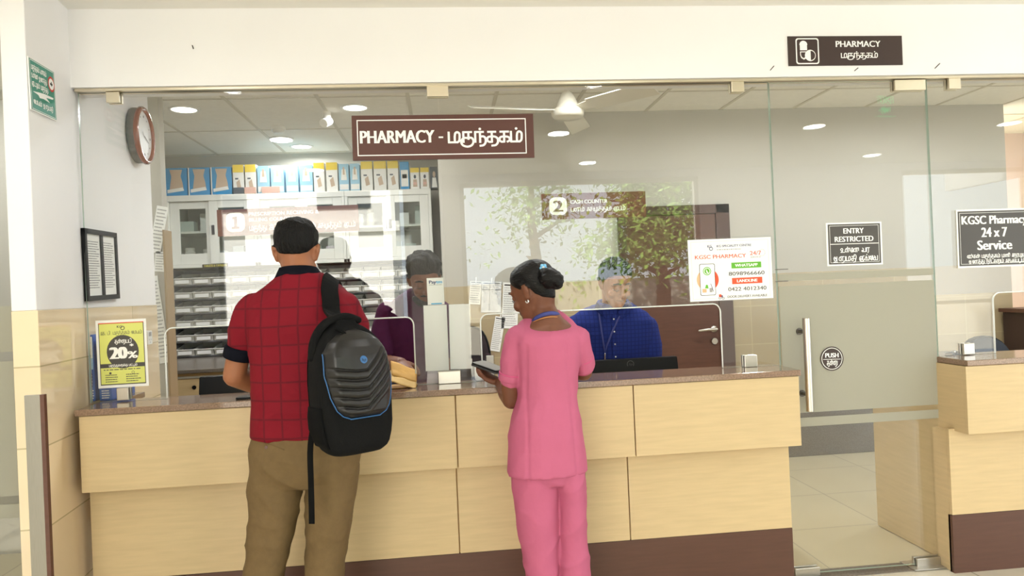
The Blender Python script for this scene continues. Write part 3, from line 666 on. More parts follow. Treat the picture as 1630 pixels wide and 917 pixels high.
# laminated delivery poster
mat('poster_orange', 'E8542E', .6); mat('poster_peach', 'F2B98C', .6); mat('poster_green', '63B32E', .6); mat('poster_navy', '3B4470', .6); mat('poster_title', 'D9562F', .6)
s, w, h = sign_root('delivery_poster', 'white laminated poster with phone numbers taped to the glass above right counter end', 'poster', [(1094.6, 382), (1226, 377.4), (1231.8, 474), (1098.5, 481)], YG)
mb = MB(); mb.prism(rr(-w/2-.008, w/2+.008, -h/2-.008, h/2+.008, .012), -.0012, -.0007); build('lamination', mb, 'acrylic', s, local=True)
board(s, w, h, .0006, 'white_paper', bevel=0)
a = Sheet(w, h, .0004); M8 = ['print_black', 'poster_title', 'poster_green', 'poster_orange', 'poster_peach', 'print_white', 'poster_navy', 'print_light']
a.frame(.035, .035, .965, .965, .0008, 7); a.text('KG SPECIALITY CENTRE', .345, .76, .10, .135, 6, 0, .03); a.lines(.345, .64, .165, .19, 1, 7, 0, .5, .02); a.ring(.275, .155, .009, .003, 6); a.text('KG', .235, .285, .095, .135, 6)
a.text('KGSC PHARMACY', .08, .69, .255, .315, 1, 0, .02); a.text('24/7', .74, .875, .22, .285, 1, 0, .01); a.ring(.885, .25, .016, .0012, 7, -.0001); a.text('SERVICE', .745, .87, .305, .33, 7)
a.disc(.22, .655, .0525, 4, 0, a0=PI/2, a1=1.5*PI); a.disc(.22, .655, .0525, 3, 0, a0=-PI/2, a1=PI/2)
a.rrect(.125, .395, .31, .91, .008, 0, .0002); a.rrect(.131, .403, .304, .902, .007, 5, .0003)
a.disc(.215, .515, .0195, 2, .0004); a.disc(.215, .515, .0155, 5, .0005); a.disc(.215, .515, .0125, 2, .0006); a.poly([(.195, .55), (.197, .575), (.212, .56)], 2, .0004); a.poly([(.203, .49), (.21, .485), (.214, .505), (.225, .53), (.232, .54), (.222, .552), (.207, .535)], 5, .0007)
a.rect(.15, .80, .2, .86, 4, .0004); a.poly([(.18, .79), (.2, .74), (.22, .76), (.225, .80)], 2, .0004); a.rect(.235, .79, .27, .86, 7, .0004); a.poly([(.25, .72), (.257, .72), (.285, .85), (.277, .85)], 6, .0004); a.disc(.205, .755, .006, 2, .0005)
a.rect(.51, .395, .87, .49, 2); a.text('WHATSAPP', .555, .825, .42, .465, 5, .0003, .05); a.text('8098966660', .475, .905, .545, .605, 0, 0, .01)
a.rect(.51, .645, .875, .745, 3); a.text('LANDLINE', .57, .815, .672, .718, 5, .0003, .05); a.text('0422 4012340', .46, .92, .795, .855, 0, 0, .01)
a.text('DOOR DELIVERY AVAILABLE', .45, .925, .928, .962, 0, 0, .02); a.ring(.355, .96, .006, .002, 6); a.ring(.395, .965, .006, .002, 6); a.rect(.345, .90, .375, .945, 1); a.rect(.375, .915, .39, .955, 6)
a.done('print', M8, s)
# yellow discount poster
mat('poster_yellow', 'DDE07A', .6); mat('poster_grey', '4A4744', .6)
s, w, h = sign_root('discount_poster', 'yellow poster with 20% in a dark circle taped inside the left pane', 'poster', [(152.3, 510.8), (231.6, 506.9), (237.5, 614), (156.2, 618.7)], YG)
board(s, w, h, .0008, 'white_paper', bevel=0)
a = Sheet(w, h, .0004); a.rect(.05, .04, .95, .96, 1); a.rect(.05, .04, .95, .052, 3, .0001); a.rect(.065, .055, .935, .945, 0, .0002)
a.ring(.53, .125, .009, .003, 1, .0004); a.text('KG', .42, .52, .085, .12, 1, .0004); a.tam('கே. ஜி. மருந்தகம் மையம்', .09, .91, .175, .215, 1, .0004, .12)
a.disc(.515, .475, .066, 1, .0003, ry=.072); a.tam('தள்ளுபடி', .36, .70, .30, .345, 2, .0006); a.text('20', .27, .585, .405, .575, 2, .0006, .075); a.text('%', .61, .80, .475, .575, 2, .0006, .06); a.text('*', .66, .73, .365, .425, 2, .0006, .06)
a.rect(.065, .645, .935, .705, 1, .0004); a.tam('மருந்துகளுக்கு மட்டும்', .23, .79, .662, .688, 2, .0006)
a.lines(.12, .86, .725, .745, 1, 1, .0004, .6, .02); a.lines(.15, .40, .80, .93, 4, 1, .0004, .4); a.lines(.56, .86, .80, .93, 4, 1, .0004, .4); a.ring(.70, .785, .006, .0015, 1, .0004); a.disc(.25, .785, .005, 1, .0004)
a.done('print', ['poster_yellow', 'poster_grey', 'print_white', 'poster_orange'], s)
# green notice on the left wall
mat('sign_teal', '12846F', .4); mat('print_red', 'C0392B', .6); LWN = (LW_P+LW_N*.006, LW_N)
s, w, h = sign_root('green_notice', 'teal green notice in white lettering on the left wall', 'notice', [(45.8, 90), (87.7, 115), (89, 192.3), (48.4, 173.4)], plane=LWN)
board(s, w, h, .004, 'white_plastic', bevel=0); a = Sheet(w, h, .0004); a.rect(.02, .02, .98, .98, 0)
a.frame(.045, .035, .955, .965, .002, 1, .0003)
for i, (t, u) in enumerate((('மருந்தகம் வளாகம்', .66), ('உள்ளே அனைத்து', .66), ('இடமும் மருந்து', .70))): a.tam(t, .08, u, .13+i*.155, .205+i*.155, 1, .0003, .2)
a.poly([(.1, .63), (.3, .60), (.55, .57), (.9, .56), (.88, .60), (.6, .63), (.75, .70), (.5, .68), (.35, .70), (.3, .655)], 1, .0003); a.tam('மையம் அனுமதி', .1, .86, .78, .85, 1, .0003, .2)
a.disc(.84, .30, .030, 2, .0003); a.disc(.84, .30, .022, 1, .0005); a.rect(.79, .28, .89, .32, 3, .0006); a.rect(.83, .25, .86, .34, 3, .0006); a.done('print', ['sign_teal', 'print_white', 'print_red', 'print_black'], s)
# EXIT sign hanging in the lobby, seen only mirrored in the door
mat('exit_green', '3FCF8E', .4, emit=4.5)
p = at(1408, 168, .95); s = thing('exit_sign', 'green EXIT sign hanging in the lobby, mirrored faintly in the glass door', 'sign', (p[0], -.95, p[2]))
s.rotation_euler = (PI/2, 0, PI-.2); a = Sheet(.14, .14, .003); mb = MB().box(-.075, .075, -.07, .07, -.003, .002); build('board', mb, 'acrylic', s, local=True)
a.text('EXIT', .08, .92, .1, .42, 0, 0, .03); a.poly([(.25, .6), (.55, .6), (.55, .5), (.8, .7), (.55, .9), (.55, .8), (.25, .8)]); a.rect(0, .97, 1, 1); a.done('lettering', 'exit_green', s)
build('cord', MB().box(-.002, .002, .07, CEIL-p[2], -.002, .001), 'steel_dark', s, local=True)

# ================================================================== things on the left wall
c = lw(214, 216); rz = abs(float(lw(214, 172)[2]-lw(214, 261)[2]))/2
mat('clock_rim', '8E4B35', .25, coat=.5); mat('clock_face', 'E4E4E6', .4)
ck = thing('wall_clock', 'round wall clock with glossy brown rim on the white left wall', 'clock', c+LW_N*.002)
ck.rotation_euler = Matrix((tuple(LW_D), (0, 0, 1), tuple(LW_N))).transposed().to_euler()
def lathe(prof, n=48):
    return loft([[(r*math.cos(2*PI*k/n), r*math.sin(2*PI*k/n), z) for k in range(n)] for r, z in prof])
rzo = rz*1.0; prof = [(rzo*.95, .036), (rzo, .042), (rzo*.995, .052), (rzo*.955, .060), (rzo*.90, .062), (rzo*.855, .058), (rzo*.83, .048), (rzo*.825, .036)]
build('case', MB().add(*lathe([(rzo*.93, 0), (rzo*.95, .005), (rzo*.95, .037)])), 'print_grey', ck, local=True, smooth=False)
V, F = lathe(prof); build('rim', MB().add(V, F[:-2]), 'clock_rim', ck, local=True, smooth=True)
build('dial', MB().add(*lathe([(rzo*.85, .036), (rzo*.85, .046)])), 'clock_face', ck, local=True)
a = Sheet(2*rzo, 2*rzo, .0465)
for k in range(12):
    t = k*PI/6; x, y = math.sin(t)*.33, math.cos(t)*.33; a.disc(.5+x, .5-y, .0045 if k % 3 else .007, 0, n=10)
a.done('dial_marking', 'print_black', ck); a = Sheet(2*rzo, 2*rzo, .0465); a.poly([(.5, .52), (.42, .44), (.415, .45), (.49, .53)], 0, .001); a.poly([(.505, .52), (.74, .60), (.742, .59), (.51, .50)], 0, .0015); a.done('hands', 'print_black', ck)
s, w, h = sign_root('framed_notice', 'black double frame holding two printed sheets on the left wall behind glass', 'picture frame', [(137, 363), (188, 372), (189.5, 474.5), (138.5, 480)], plane=(LW_P+LW_N*.018, LW_N))
mb = MB(); fw = .022
for x0, x1 in ((-w/2, -w/2+fw), (-fw/2, fw/2), (w/2-fw, w/2)): mb.box(x0, x1, -h/2, h/2, -.016, 0)
for y0_, y1_ in ((-h/2, -h/2+fw), (h/2-fw, h/2)): mb.box(-w/2, w/2, y0_, y1_, -.016, 0)
build('frame', mb, 'black_plastic', s, local=True)
for x0, x1 in ((-w/2+fw, -fw/2), (fw/2, w/2-fw)):
    pg = build('sheet', MB().box(x0, x1, -h/2+fw, h/2-fw, -.012, -.008), 'white_paper', s, local=True)
    a = Sheet(w, h, -.0074); a.lines(x0/w+.53, x1/w+.47, .16, .84, 20, 0, 0, .35); pr = build('print', a.mb, 'print_grey', pg, local=True)
s, w, h = sign_root('wall_socket', 'white switch socket on the tiled wall beside the discount poster', 'socket', [(235, 527), (242, 526), (243, 547), (236, 549)], plane=(LW_P+LW_N*.03, LW_N))
board(s, w, h, .03, 'white_plastic', 'plate', .006); a = Sheet(w, h, .0006); a.rect(.2, .1, .8, .4, 0); a.disc(.3, .65, .004); a.disc(.7, .65, .004); a.disc(.5, .85, .004); a.done('switch', 'print_light', s)
# notices on the stub of wall
for i, (q, lb) in enumerate((([(243, 326), (261, 330), (262, 404), (244, 402)], 'tall printed sheet, topmost on the narrow wall left of the cabinets'), ([(246, 400), (262, 401), (263, 433), (247, 432)], 'small printed sheet in the middle of the narrow wall left of the cabinets'), ([(243, 438), (260, 440), (262, 575), (245, 582)], 'long printed sheet lowest on the narrow wall left of the cabinets'))):
    s, w, h = sign_root('paper_notice', lb, 'notice', q, ys-.004, group='sheets on the narrow wall')
    board(s, w, h, .001, 'white_paper', 'sheet', bevel=0); a = Sheet(w, h, .0005); a.lines(.1, .95, .05, .95, [12, 7, 22][i], 0, 0, .35); a.done('print', 'print_light', s)
tag(build('wood_upright', B(xsb+.002, xsb+.014, ys-.02, ys+.1, .0, AZ(264, 366, ys)), 'upright_brown', loc=(xsb+.01, ys, 0), bevel=.002), 'thin brown upright board at the left end of the medicine racks', 'board')
# notices in sleeves on the tiled back wall
for i, (q, n, lb) in enumerate((([(747, 447), (765, 448), (766, 485), (748, 484)], 9, 'small printed sheet, leftmost of those hanging on the tiled back wall'), ([(766, 448), (797.5, 449), (798, 497), (767, 497)], 14, 'bluish plastic sleeve of papers hanging on the tiled back wall'),
        ([(799, 450), (825, 450), (825, 524), (800, 522)], 18, 'long white printed sheet hanging behind the woman in pink'), ([(783.5, 503), (800, 505), (800, 561), (785, 558)], 16, 'narrow list of rows hanging below the other sheets on the back wall'))):
    s, w, h = sign_root('paper_notice', lb, 'notice', q, YC-.012, group='sheets on the tiled wall')
    board(s, w, h, .0015, ['cream_paper', 'white_paper', 'white_paper', 'white_paper'][i], 'sheet', bevel=0); a = Sheet(w, h, .0006)
    a.rect(.08, .04, .92, .07, 1)
    if i == 1: a.rect(.4, .03, .42, .97, 1); a.rect(.0, .25, 1, .27, 1)
    a.lines(.08, .95, .1, .96, n, 0, 0, .35); a.done('print', ['print_light', 'print_black'], s)
    if i == 1:
        a = Sheet(w, h, .003); a.rect(-.03, -.02, 1.03, 1.02); a.done('sleeve', 'plastic_sleeve', s)
    mb = MB().box(-.004, .004, h/2-.012, h/2+.03, .0, .006); build('clip', mb, 'white_plastic', s, local=True)
# room door in the back wall
dw = thing('room_door', 'dark brown wooden door in the tiled back wall behind the man in blue', 'door', (AX(1100, 500, YC), YC, 0)); dw['kind'] = 'structure'
xl_, xr_ = 1.36, AX(1163, 450, YC); zt_ = AZ(1100, 327, YC); fm = MB(); y_ = YC-.006
fm.box(xl_, xl_+.06, y_-.03, y_, 0, zt_); fm.box(xr_-.11, xr_, y_-.03, y_, 0, zt_); fm.box(xl_, xr_, y_-.03, y_, zt_-.07, zt_)
build('door_frame', fm, 'door_frame', dw, bevel=.003); build('door_leaf', B(xl_+.062, xr_-.112, y_-.018, y_, .005, zt_-.072), 'door_wood', dw, bevel=.002)
hx, hz = AX(1139, 524, YC-.06), AZ(1139, 524, YC-.06); hl = MB(); hl.cyl((hx, y_-.02, hz), (hx, y_-.065, hz), .012, 14); hl.tube([(hx+.004, y_-.065, hz), (hx-.06, y_-.065, hz), (hx-.13, y_-.06, hz-.006)], [.011, .011, .009], 10); hl.cyl((hx, y_-.026, hz), (hx, y_-.017, hz), .026, 20)
lh = build('door_handle', hl, 'steel', dw, smooth=True); kz = AZ(1139, 543, YC-.03); build('lock', MB().cyl((hx, y_-.03, kz), (hx, y_-.017, kz), .024, 18), 'steel', dw)

# ================================================================== pharmacy storage on the left
YK = 3.05; zc0 = AZ(300, 427, YK); zc1_ = AZ(300, 311, YK); xk0, xk1 = AX(265, 380, YK), AX(689, 380, YK); cw = (xk1-xk0)/3
def steel_cabinet(i, x0, x1, label):
    t = thing('steel_cabinet', label, 'cabinet', ((x0+x1)/2, YK, zc0), 'steel cabinets on the back wall')
    mb = MB(); d = .012; yb = YB-.01
    mb.box(x0, x1, yb-.02, yb, zc0, zc1_); mb.box(x0, x0+.025, YK, yb, zc0, zc1_); mb.box(x1-.025, x1, YK, yb, zc0, zc1_); mb.box(x0, x1, YK, yb, zc0, zc0+.03); mb.box(x0, x1, YK-.004, yb, zc1_-.05, zc1_)
    build('body', mb, 'cabinet_steel', t, bevel=.003)
    zm = (zc0+.06+zc1_-.06)/2; build('shelf', B(x0+.026, x1-.026, YK+.06, yb-.02, zm-.01, zm+.008), 'cabinet_steel', t)
    xm = (x0+x1)/2
    for a0, a1, yy in ((x0+.026, xm+.02, YK+.03), (xm-.02, x1-.026, YK+.004)):
        dm = MB(); b = .075; z0, z1 = zc0+.032, zc1_-.052
        dm.box(a0, a0+b, yy, yy+.02, z0, z1); dm.box(a1-b, a1, yy, yy+.02, z0, z1); dm.box(a0+b, a1-b, yy, yy+.02, z0, z0+.09); dm.box(a0+b, a1-b, yy, yy+.02, z1-.06, z1)
        dr = build('door', dm, 'cabinet_steel', t, bevel=.002); build('glass_pane', B(a0+b, a1-b, yy+.008, yy+.012, z0+.09, z1-.06), 'glass_cabinet', dr)
        hx = a1-.035 if a0 < xm-.1 else a0+.03
        build('handle', B(hx-.012, hx+.012, yy-.008, yy, zm-.03, zm+.05), 'dark_grey', dr, bevel=.003)
    return zm
shelf_items = [('carton', 'F3F2EE'), ('carton', 'D9DEE2'), ('jar', 'E9E4DA'), ('carton', 'C9B9C4'), ('roll', 'E8EAEC'), ('carton', 'BFC9C0')]
nm = ['left-hand', 'middle', 'right-hand']
ordn = ['first', 'second', 'third', 'fourth', 'fifth', 'sixth', 'seventh', 'eighth', 'ninth', 'tenth', 'eleventh', 'twelfth', 'thirteenth', 'fourteenth', 'fifteenth', 'sixteenth', 'seventeenth', 'eighteenth', 'nineteenth', 'twentieth']
for i in range(3):
    zm = steel_cabinet(i, xk0+i*cw+.001, xk0+(i+1)*cw-.001, f'white steel cabinet with sliding glass doors, {nm[i]} of three above the medicine bins')
    for lvl, z in (('lower', zc0+.0305), ('upper', zm+.0085)):
        x = xk0+i*cw+.06; n = 0
        while x < xk0+(i+1)*cw-.12:
            k, colr = random.choice(shelf_items); mat('stock_'+colr, colr, .5); wd = random.uniform(.06, .13); hh = random.uniform(.08, .17); y = YK+.11+random.random()*.08
            lb = f'{ordn[n]} pack from the left on the {lvl} shelf of the {nm[i]} steel cabinet'
            if k == 'carton': o = build('medicine_carton', B(x, x+wd, y, y+.1, z, z+hh), 'stock_'+colr, loc=(x, y, z), bevel=.002)
            elif k == 'jar': o = build('jar', MB().add(*loft([[(x+wd/2+r*math.cos(2*PI*q/20), y+.05+r*math.sin(2*PI*q/20), z+zz) for q in range(20)] for r, zz in ((wd*.4, 0), (wd*.4, hh*.75), (wd*.33, hh*.8), (wd*.36, hh*.82), (wd*.36, hh))])), 'stock_'+colr, loc=(x, y, z), smooth=False)
            else:
                tp = MB(); r = wd*.55; tp.add(*loft([[(x+wd/2+q_*math.cos(2*PI*q/28), y+yy, z+r+q_*math.sin(2*PI*q/28)) for q in range(28)] for q_, yy in ((r, 0), (r, .05), (r*.5, .05), (r*.5, 0))], closed=True)); o = build('tape_roll', tp, 'stock_'+colr, loc=(x, y, z))
            tag(o, lb, 'jar' if k == 'jar' else 'tape roll' if k == 'roll' else 'carton', 'stock inside the steel cabinets'); x += wd+random.uniform(.015, .08); n += 1
s, w, h = sign_root('rack_sign', 'small dark sign lettered TABLETS & CAPSULES above the medicine bins', 'sign', [(322, 421), (363, 419), (363, 424.5), (322, 426.5)], YK-.012)
mat('sign_yellow', 'D8CF5A', .6); board(s, w, h, .004, 'sign_dark', bevel=0); a = Sheet(w, h, .0006); a.text('TABLETS & CAPSULES', .06, .94, .22, .80, 0, 0, .03); a.done('lettering', 'sign_yellow', s)
# worktop on wood drawers
ZW = .95; YWF = 1.92
wk = thing('drawer_unit', 'beige wood drawer unit under the grey back worktop', 'drawers', ((xk0+xk1)/2, YWF, 0))
build('carcass', B(xk0-.05, xk1+.02, YWF+.04, YB-.02, 0, ZW-.03), 'laminate_edge', wk)
for k in range(5):
    a0 = xk0-.045+k*(xk1-xk0+.06)/5; a1 = a0+(xk1-xk0+.06)/5-.006
    for z0, z1 in ((ZW-.235, ZW-.065), (ZW-.46, ZW-.26), (.08, ZW-.48)):
        d = build('drawer', B(a0, a1, YWF+.018, YWF+.04, z0, z1), 'laminate', wk, bevel=.002)
        xx = a0+.22 if k else AX(307, 596, YWF); build('lock', MB().cyl((xx, YWF+.012, z1-.06), (xx, YWF+.02, z1-.06), .014, 16), 'black_plastic', d)
        build('rail', B(a0, a1, YWF+.012, YWF+.03, z1+.004, z1+.018), 'steel', d)
tag(build('worktop', B(xk0-.06, xk1+.03, YWF, YB-.01, ZW-.025, ZW), 'granite_dark', loc=((xk0+xk1)/2, YWF, ZW), bevel=.003), 'glossy grey worktop below the medicine bins at the back', 'worktop')
# rack with shelves and rows of bins
zr0, zr1 = ZW+.004, zc0-.01; nrow = 6; rh = (zr1-zr0-.02)/nrow
rk = thing('bin_rack', 'dark grey shelf rack holding rows of plastic medicine bins', 'rack', ((xk0+xk1)/2, YK+.2, ZW))
build('back_panel', B(xk0, xk1, YK+.30, YK+.32, zr0, zr1), 'rack_grey', rk)
for x in (xk0, xk1-.02): build('upright', B(x, x+.02, YK+.03, YK+.3, zr0, zr1), 'rack_grey', rk)
for k in range(nrow): build('shelf', B(xk0, xk1, YK+.04, YK+.3, zr0+k*rh, zr0+k*rh+.012), 'rack_grey', rk)
def bin_shape(w, h, d):
    m = MB(); t = .004
    m.box(-w/2, w/2, -d, 0, 0, t); m.box(-w/2, w/2, -t, 0, t, h); m.hexa([(-w/2, -d, t), (w/2, -d, t), (w/2, -d+t, t), (-w/2, -d+t, t)], [(-w/2, -d-.018, h*.54), (w/2, -d-.018, h*.54), (w/2, -d-.018+t, h*.54), (-w/2, -d-.018+t, h*.54)])
    for x in (-w/2, w/2-t): m.hexa([(x, -d, t), (x+t, -d, t), (x+t, -t, t), (x, -t, t)], [(x, -d-.016, h*.54), (x+t, -d-.016, h*.54), (x+t, -t, h*.96), (x, -t, h*.96)])
    m.hexa([(-w/2-.003, -d-.026, h*.50), (w/2+.003, -d-.026, h*.50), (w/2+.003, -d-.014, h*.50), (-w/2-.003, -d-.014, h*.50)], [(-w/2-.003, -d-.026, h*.57), (w/2+.003, -d-.026, h*.57), (w/2+.003, -d-.014, h*.57), (-w/2-.003, -d-.014, h*.57)])
    return m
bw = .150; ncol = int((xk1-xk0-.04)/.157); bh = rh-.024
mat('bin_dark', '2E2E30', .5)
words = ['bottom', 'second', 'third', 'fourth', 'fifth', 'top']; proto = None
conts = ['34343A', '4A4C50', '8E8A84', '4A3B36', '2E3238', '1E1E22']  # mostly dark pack colours stand in for the shade in the bin mouths
for c_ in conts: mat('pack_'+c_, c_, .5)
for r in range(nrow):
    for cidx in range(ncol):
        x = xk0+.025+.157*(cidx+.5); z = zr0+r*rh+.0125
        lb = f'grey plastic medicine bin, {ordn[cidx]} from left in the {words[r]} row' if r not in (0, 5) else f'grey plastic medicine bin, {ordn[cidx]} from left in {"the bottom" if r == 0 else "the top"} row'
        if proto is None:
            proto = thing('medicine_bin', lb, 'bin', (x, YK+.24, z), 'medicine bins'); b0 = build('tray', bin_shape(bw, bh, .20), 'bin_plastic', proto, local=True)
            l0 = build('label', MB().box(-.056, .056, -.2215, -.2195, bh*.10, bh*.40), 'white_paper', proto, local=True); l0.rotation_euler = (.0, 0, 0)
            packs = [build('packs', MB().box(-.069, -.004, -.195, -.02, .006, bh*.52).box(-.002, .069, -.190, -.03, .006, bh*.6), 'pack_'+q, None, local=True) for q in conts]
            t = proto; p_ = packs[0]; p_.parent = proto; used = {0}
        else:
            t = proto.copy(); COL.objects.link(t); t.location = (x, YK+.24, z); t['label'] = lb
            for o in (b0, l0): q = o.copy(); COL.objects.link(q); q.parent = t
            pk = random.choice(packs).copy(); COL.objects.link(pk); pk.parent = t
for p_ in packs[1:]: bpy.data.objects.remove(p_)
# cartons standing on the cabinets
mat('box_blue', '2F93CC', .45); mat('box_lightblue', '9CCBE2', .45); mat('box_white', 'F0EFEA', .45); mat('box_yellow', 'F0D23C', .45); mat('box_beige', 'C9B29A', .5); mat('box_dark', '4C5560', .45); mat('box_pink', 'E3B7A8', .5)
z2 = lambda x: 255+x/3.468
bx = [(250+x0/3.468, 250+x1/3.468, kind) for x0, x1, kind in ((36, 163, 'a'), (166, 288, 'a'), (292, 410, 'a'), (414, 478, 'y'), (482, 546, 'y'), (549, 620, 'b'), (624, 700, 'b'), (707, 780, 'b'), (784, 860, 'b'), (862, 925, 'y'), (932, 998, 'y'), (1002, 1060, 'b'), (1064, 1120, 'b'), (1125, 1192, 'y'), (1196, 1268, 'y'), (1272, 1335, 'y'), (1340, 1394, 'c'), (1398, 1450, 'p'), (1453, 1504, 'p'), (1510, 1558, 'd'))]
cnt = {}
for (p0, p1, kd) in bx:
    x0, x1 = AX(p0, 290, YK), AX(p1, 290, YK); y = YK+.02; z = zc1_+.001; hh = {'a': .235, 'y': .25, 'b': .235, 'c': .24, 'p': .185, 'd': .19}[kd]
    if kd == 'd': x0, x1 = x0-.005, x1-.012
    cnt[kd] = cnt.get(kd, 0)+1; n = ordn[cnt[kd]-1]
    lb = {'a': f'{n} bright blue carton with a torso picture from the left on the cabinets', 'y': f'{n} yellow-topped white carton from the left on the steel cabinets', 'b': f'{n} pale blue carton from the left on top of the cabinets', 'c': 'tall blue and white carton left of the person-printed cartons on the cabinets',
          'p': f'{n} small yellow-topped carton with a person printed on it, right end of cabinets', 'd': 'dark carton at the right end on top of the cabinets'}[kd]
    t = thing('medical_carton', lb, 'carton', ((x0+x1)/2, y, z), 'cartons on top of the steel cabinets')
    build('box', B(x0+.003, x1-.003, y, y+.12, z, z+hh), {'a': 'box_blue', 'y': 'box_white', 'b': 'box_lightblue', 'c': 'box_blue', 'p': 'box_white', 'd': 'box_dark'}[kd], t, bevel=.002)
    w_, cx = x1-x0-.006, (x0+x1)/2; a = Sheet(w_, hh, 0)
    if kd == 'a': a.poly([(.22, .06), (.8, .06), (.72, .3), (.8, .55), (.84, .8), (.2, .8), (.26, .5), (.3, .3)], 1); a.poly([(.1, .78), (.8, .70), (.86, .82), (.1, .9)], 0, .0004); a.rect(0, 0, .05, 1, 0)
    elif kd == 'y': a.rect(0, 0, 1, .26, 2); a.rect(.2, .45, .5, .5, 3); a.poly([(.3, .6), (.6, .5), (.75, .8), (.4, .85)], 1)
    elif kd == 'b': a.poly([(.3, .2), (.7, .2), (.8, .6), (.2, .6)], 0); a.poly([(.42, .12), (.58, .12), (.6, .4), (.4, .4)], 1, .0004); a.rect(.05, .75, .95, .95, 0)
    elif kd == 'c': a.rect(.1, .3, .9, .9, 0); a.rect(.25, .45, .75, .6, 4)
    elif kd == 'p': a.rect(0, 0, 1, .22, 2); a.disc(.5, .42, w_*.14, 3, ry=hh*.09); a.poly([(.25, .9), (.3, .55), (.7, .55), (.75, .9)], 1); a.rect(.3, .68, .7, .8, 5, .0004)
    else: a.disc(.55, .35, w_*.2, 1, ry=hh*.14); a.poly([(.2, .95), (.3, .5), (.8, .5), (.95, .95)], 0)
    pr = build('print', a.mb, ['box_white', 'box_beige', 'box_yellow', 'box_dark', 'box_lightblue', 'box_pink'], t, local=True); pr.rotation_euler = (PI/2, 0, 0); pr.location = (cx-t.location.x, -.0012, hh/2)
for (p0, p1, m_, lb) in ((421, 478, 'box_dark', 'small dark carton lying in front of the yellow-topped cartons on the cabinets'), (482, 545, 'box_pink', 'small pink and white carton lying on the cabinets'), (578, 676, 'box_pink', 'long pink carton lying in front of the pale blue cartons')):
    x0, x1 = AX(250+p0/3.468, 305, YK), AX(250+p1/3.468, 305, YK); tag(build('small_carton', B(x0, x1, YK-.0, YK+.018, zc1_+.001, zc1_+.055), m_, loc=(x0, YK, zc1_), bevel=.002), lb, 'carton', 'cartons on top of the steel cabinets')

# ================================================================== ceiling things
fp = atz(899, 130, CEIL_IN); fx, fy = float(fp[0]), float(atz(903, 165, 2.62)[1]); fx = AX(903, 165, fy)
mat('fan_cream', 'E3DECF', .3, coat=.3)
fan = thing('ceiling_fan', 'cream ceiling fan with bell-shaped hub seen through the glass top', 'fan', (fx, fy, CEIL_IN))
zb = AZ(903, 189, fy); Hh = CEIL_IN-zb
def lat(prof, c, n=36): return loft([[(c[0]+r*math.cos(2*PI*k/n), c[1]+r*math.sin(2*PI*k/n), c[2]+z) for k in range(n)] for r, z in prof])
rb = (AX(928, 180, fy)-AX(876, 180, fy))/2
build('motor', MB().add(*lat([(rb*.35, 0), (rb*.86, .004), (rb*.98, .02), (rb, .045), (rb*.92, .062), (rb*.72, .068), (rb*.73, .076), (rb*.62, .10), (rb*.5, .135), (rb*.34, .165), (rb*.16, .185), (.012, .19)], (fx, fy, zb))), 'fan_cream', fan, smooth=True)
build('rod', MB().cyl((fx, fy, zb+.17), (fx, fy, CEIL_IN), .009, 12), 'white_plastic', fan)
tip = atz(1050, 138, zb+.055); a0 = math.atan2(float(tip[1])-fy, float(tip[0])-fx)
for k in range(3):
    t = a0+k*2*PI/3; d = np.array((math.cos(t), math.sin(t), 0)); n_ = np.array((-math.sin(t), math.cos(t), 0)); o = np.array((fx, fy, zb+.055)); mb = MB()
    for s0, s1, w0, w1 in ((rb*.9, rb+.09, .03, .045), (rb+.08, .66, .062, .072)):
        P = []
        for z in (0, .006):
            for ss, ww in ((s0, w0), (s1, w1)):
                P += [o+d*ss-n_*ww+np.array((0, 0, z+ww*.34)), o+d*ss+n_*ww+np.array((0, 0, z-ww*.34))]
        mb.hexa([P[0], P[2], P[3], P[1]], [P[4], P[6], P[7], P[5]])
    build('blade', mb, 'fan_cream', fan, bevel=.002)
p = atz(520, 178, CEIL_IN); dm = thing('dome_camera', 'white bullet security camera on the pharmacy ceiling left of the hanging sign', 'camera', p)
build('bracket', MB().cyl((p[0], p[1], CEIL_IN), (p[0], p[1], CEIL_IN-.05), .03, 20), 'white_plastic', dm); build('body', MB().cyl((p[0]+.01, p[1]+.03, CEIL_IN-.06), (p[0]-.015, p[1]-.07, CEIL_IN-.10), .032, 20), 'white_plastic', dm, bevel=.004)
p = atz(443, 203, CEIL_IN); sd = thing('smoke_detector', 'white round smoke detector on the pharmacy ceiling', 'smoke detector', p)
build('base', MB().add(*lat([(.055, 0), (.055, -.02)][::-1], (p[0], p[1], CEIL_IN))), 'white_plastic', sd); build('sensor', MB().add(*lat([(.03, -.045), (.042, -.036), (.045, -.02)], (p[0], p[1], CEIL_IN))), 'white_plastic', sd)

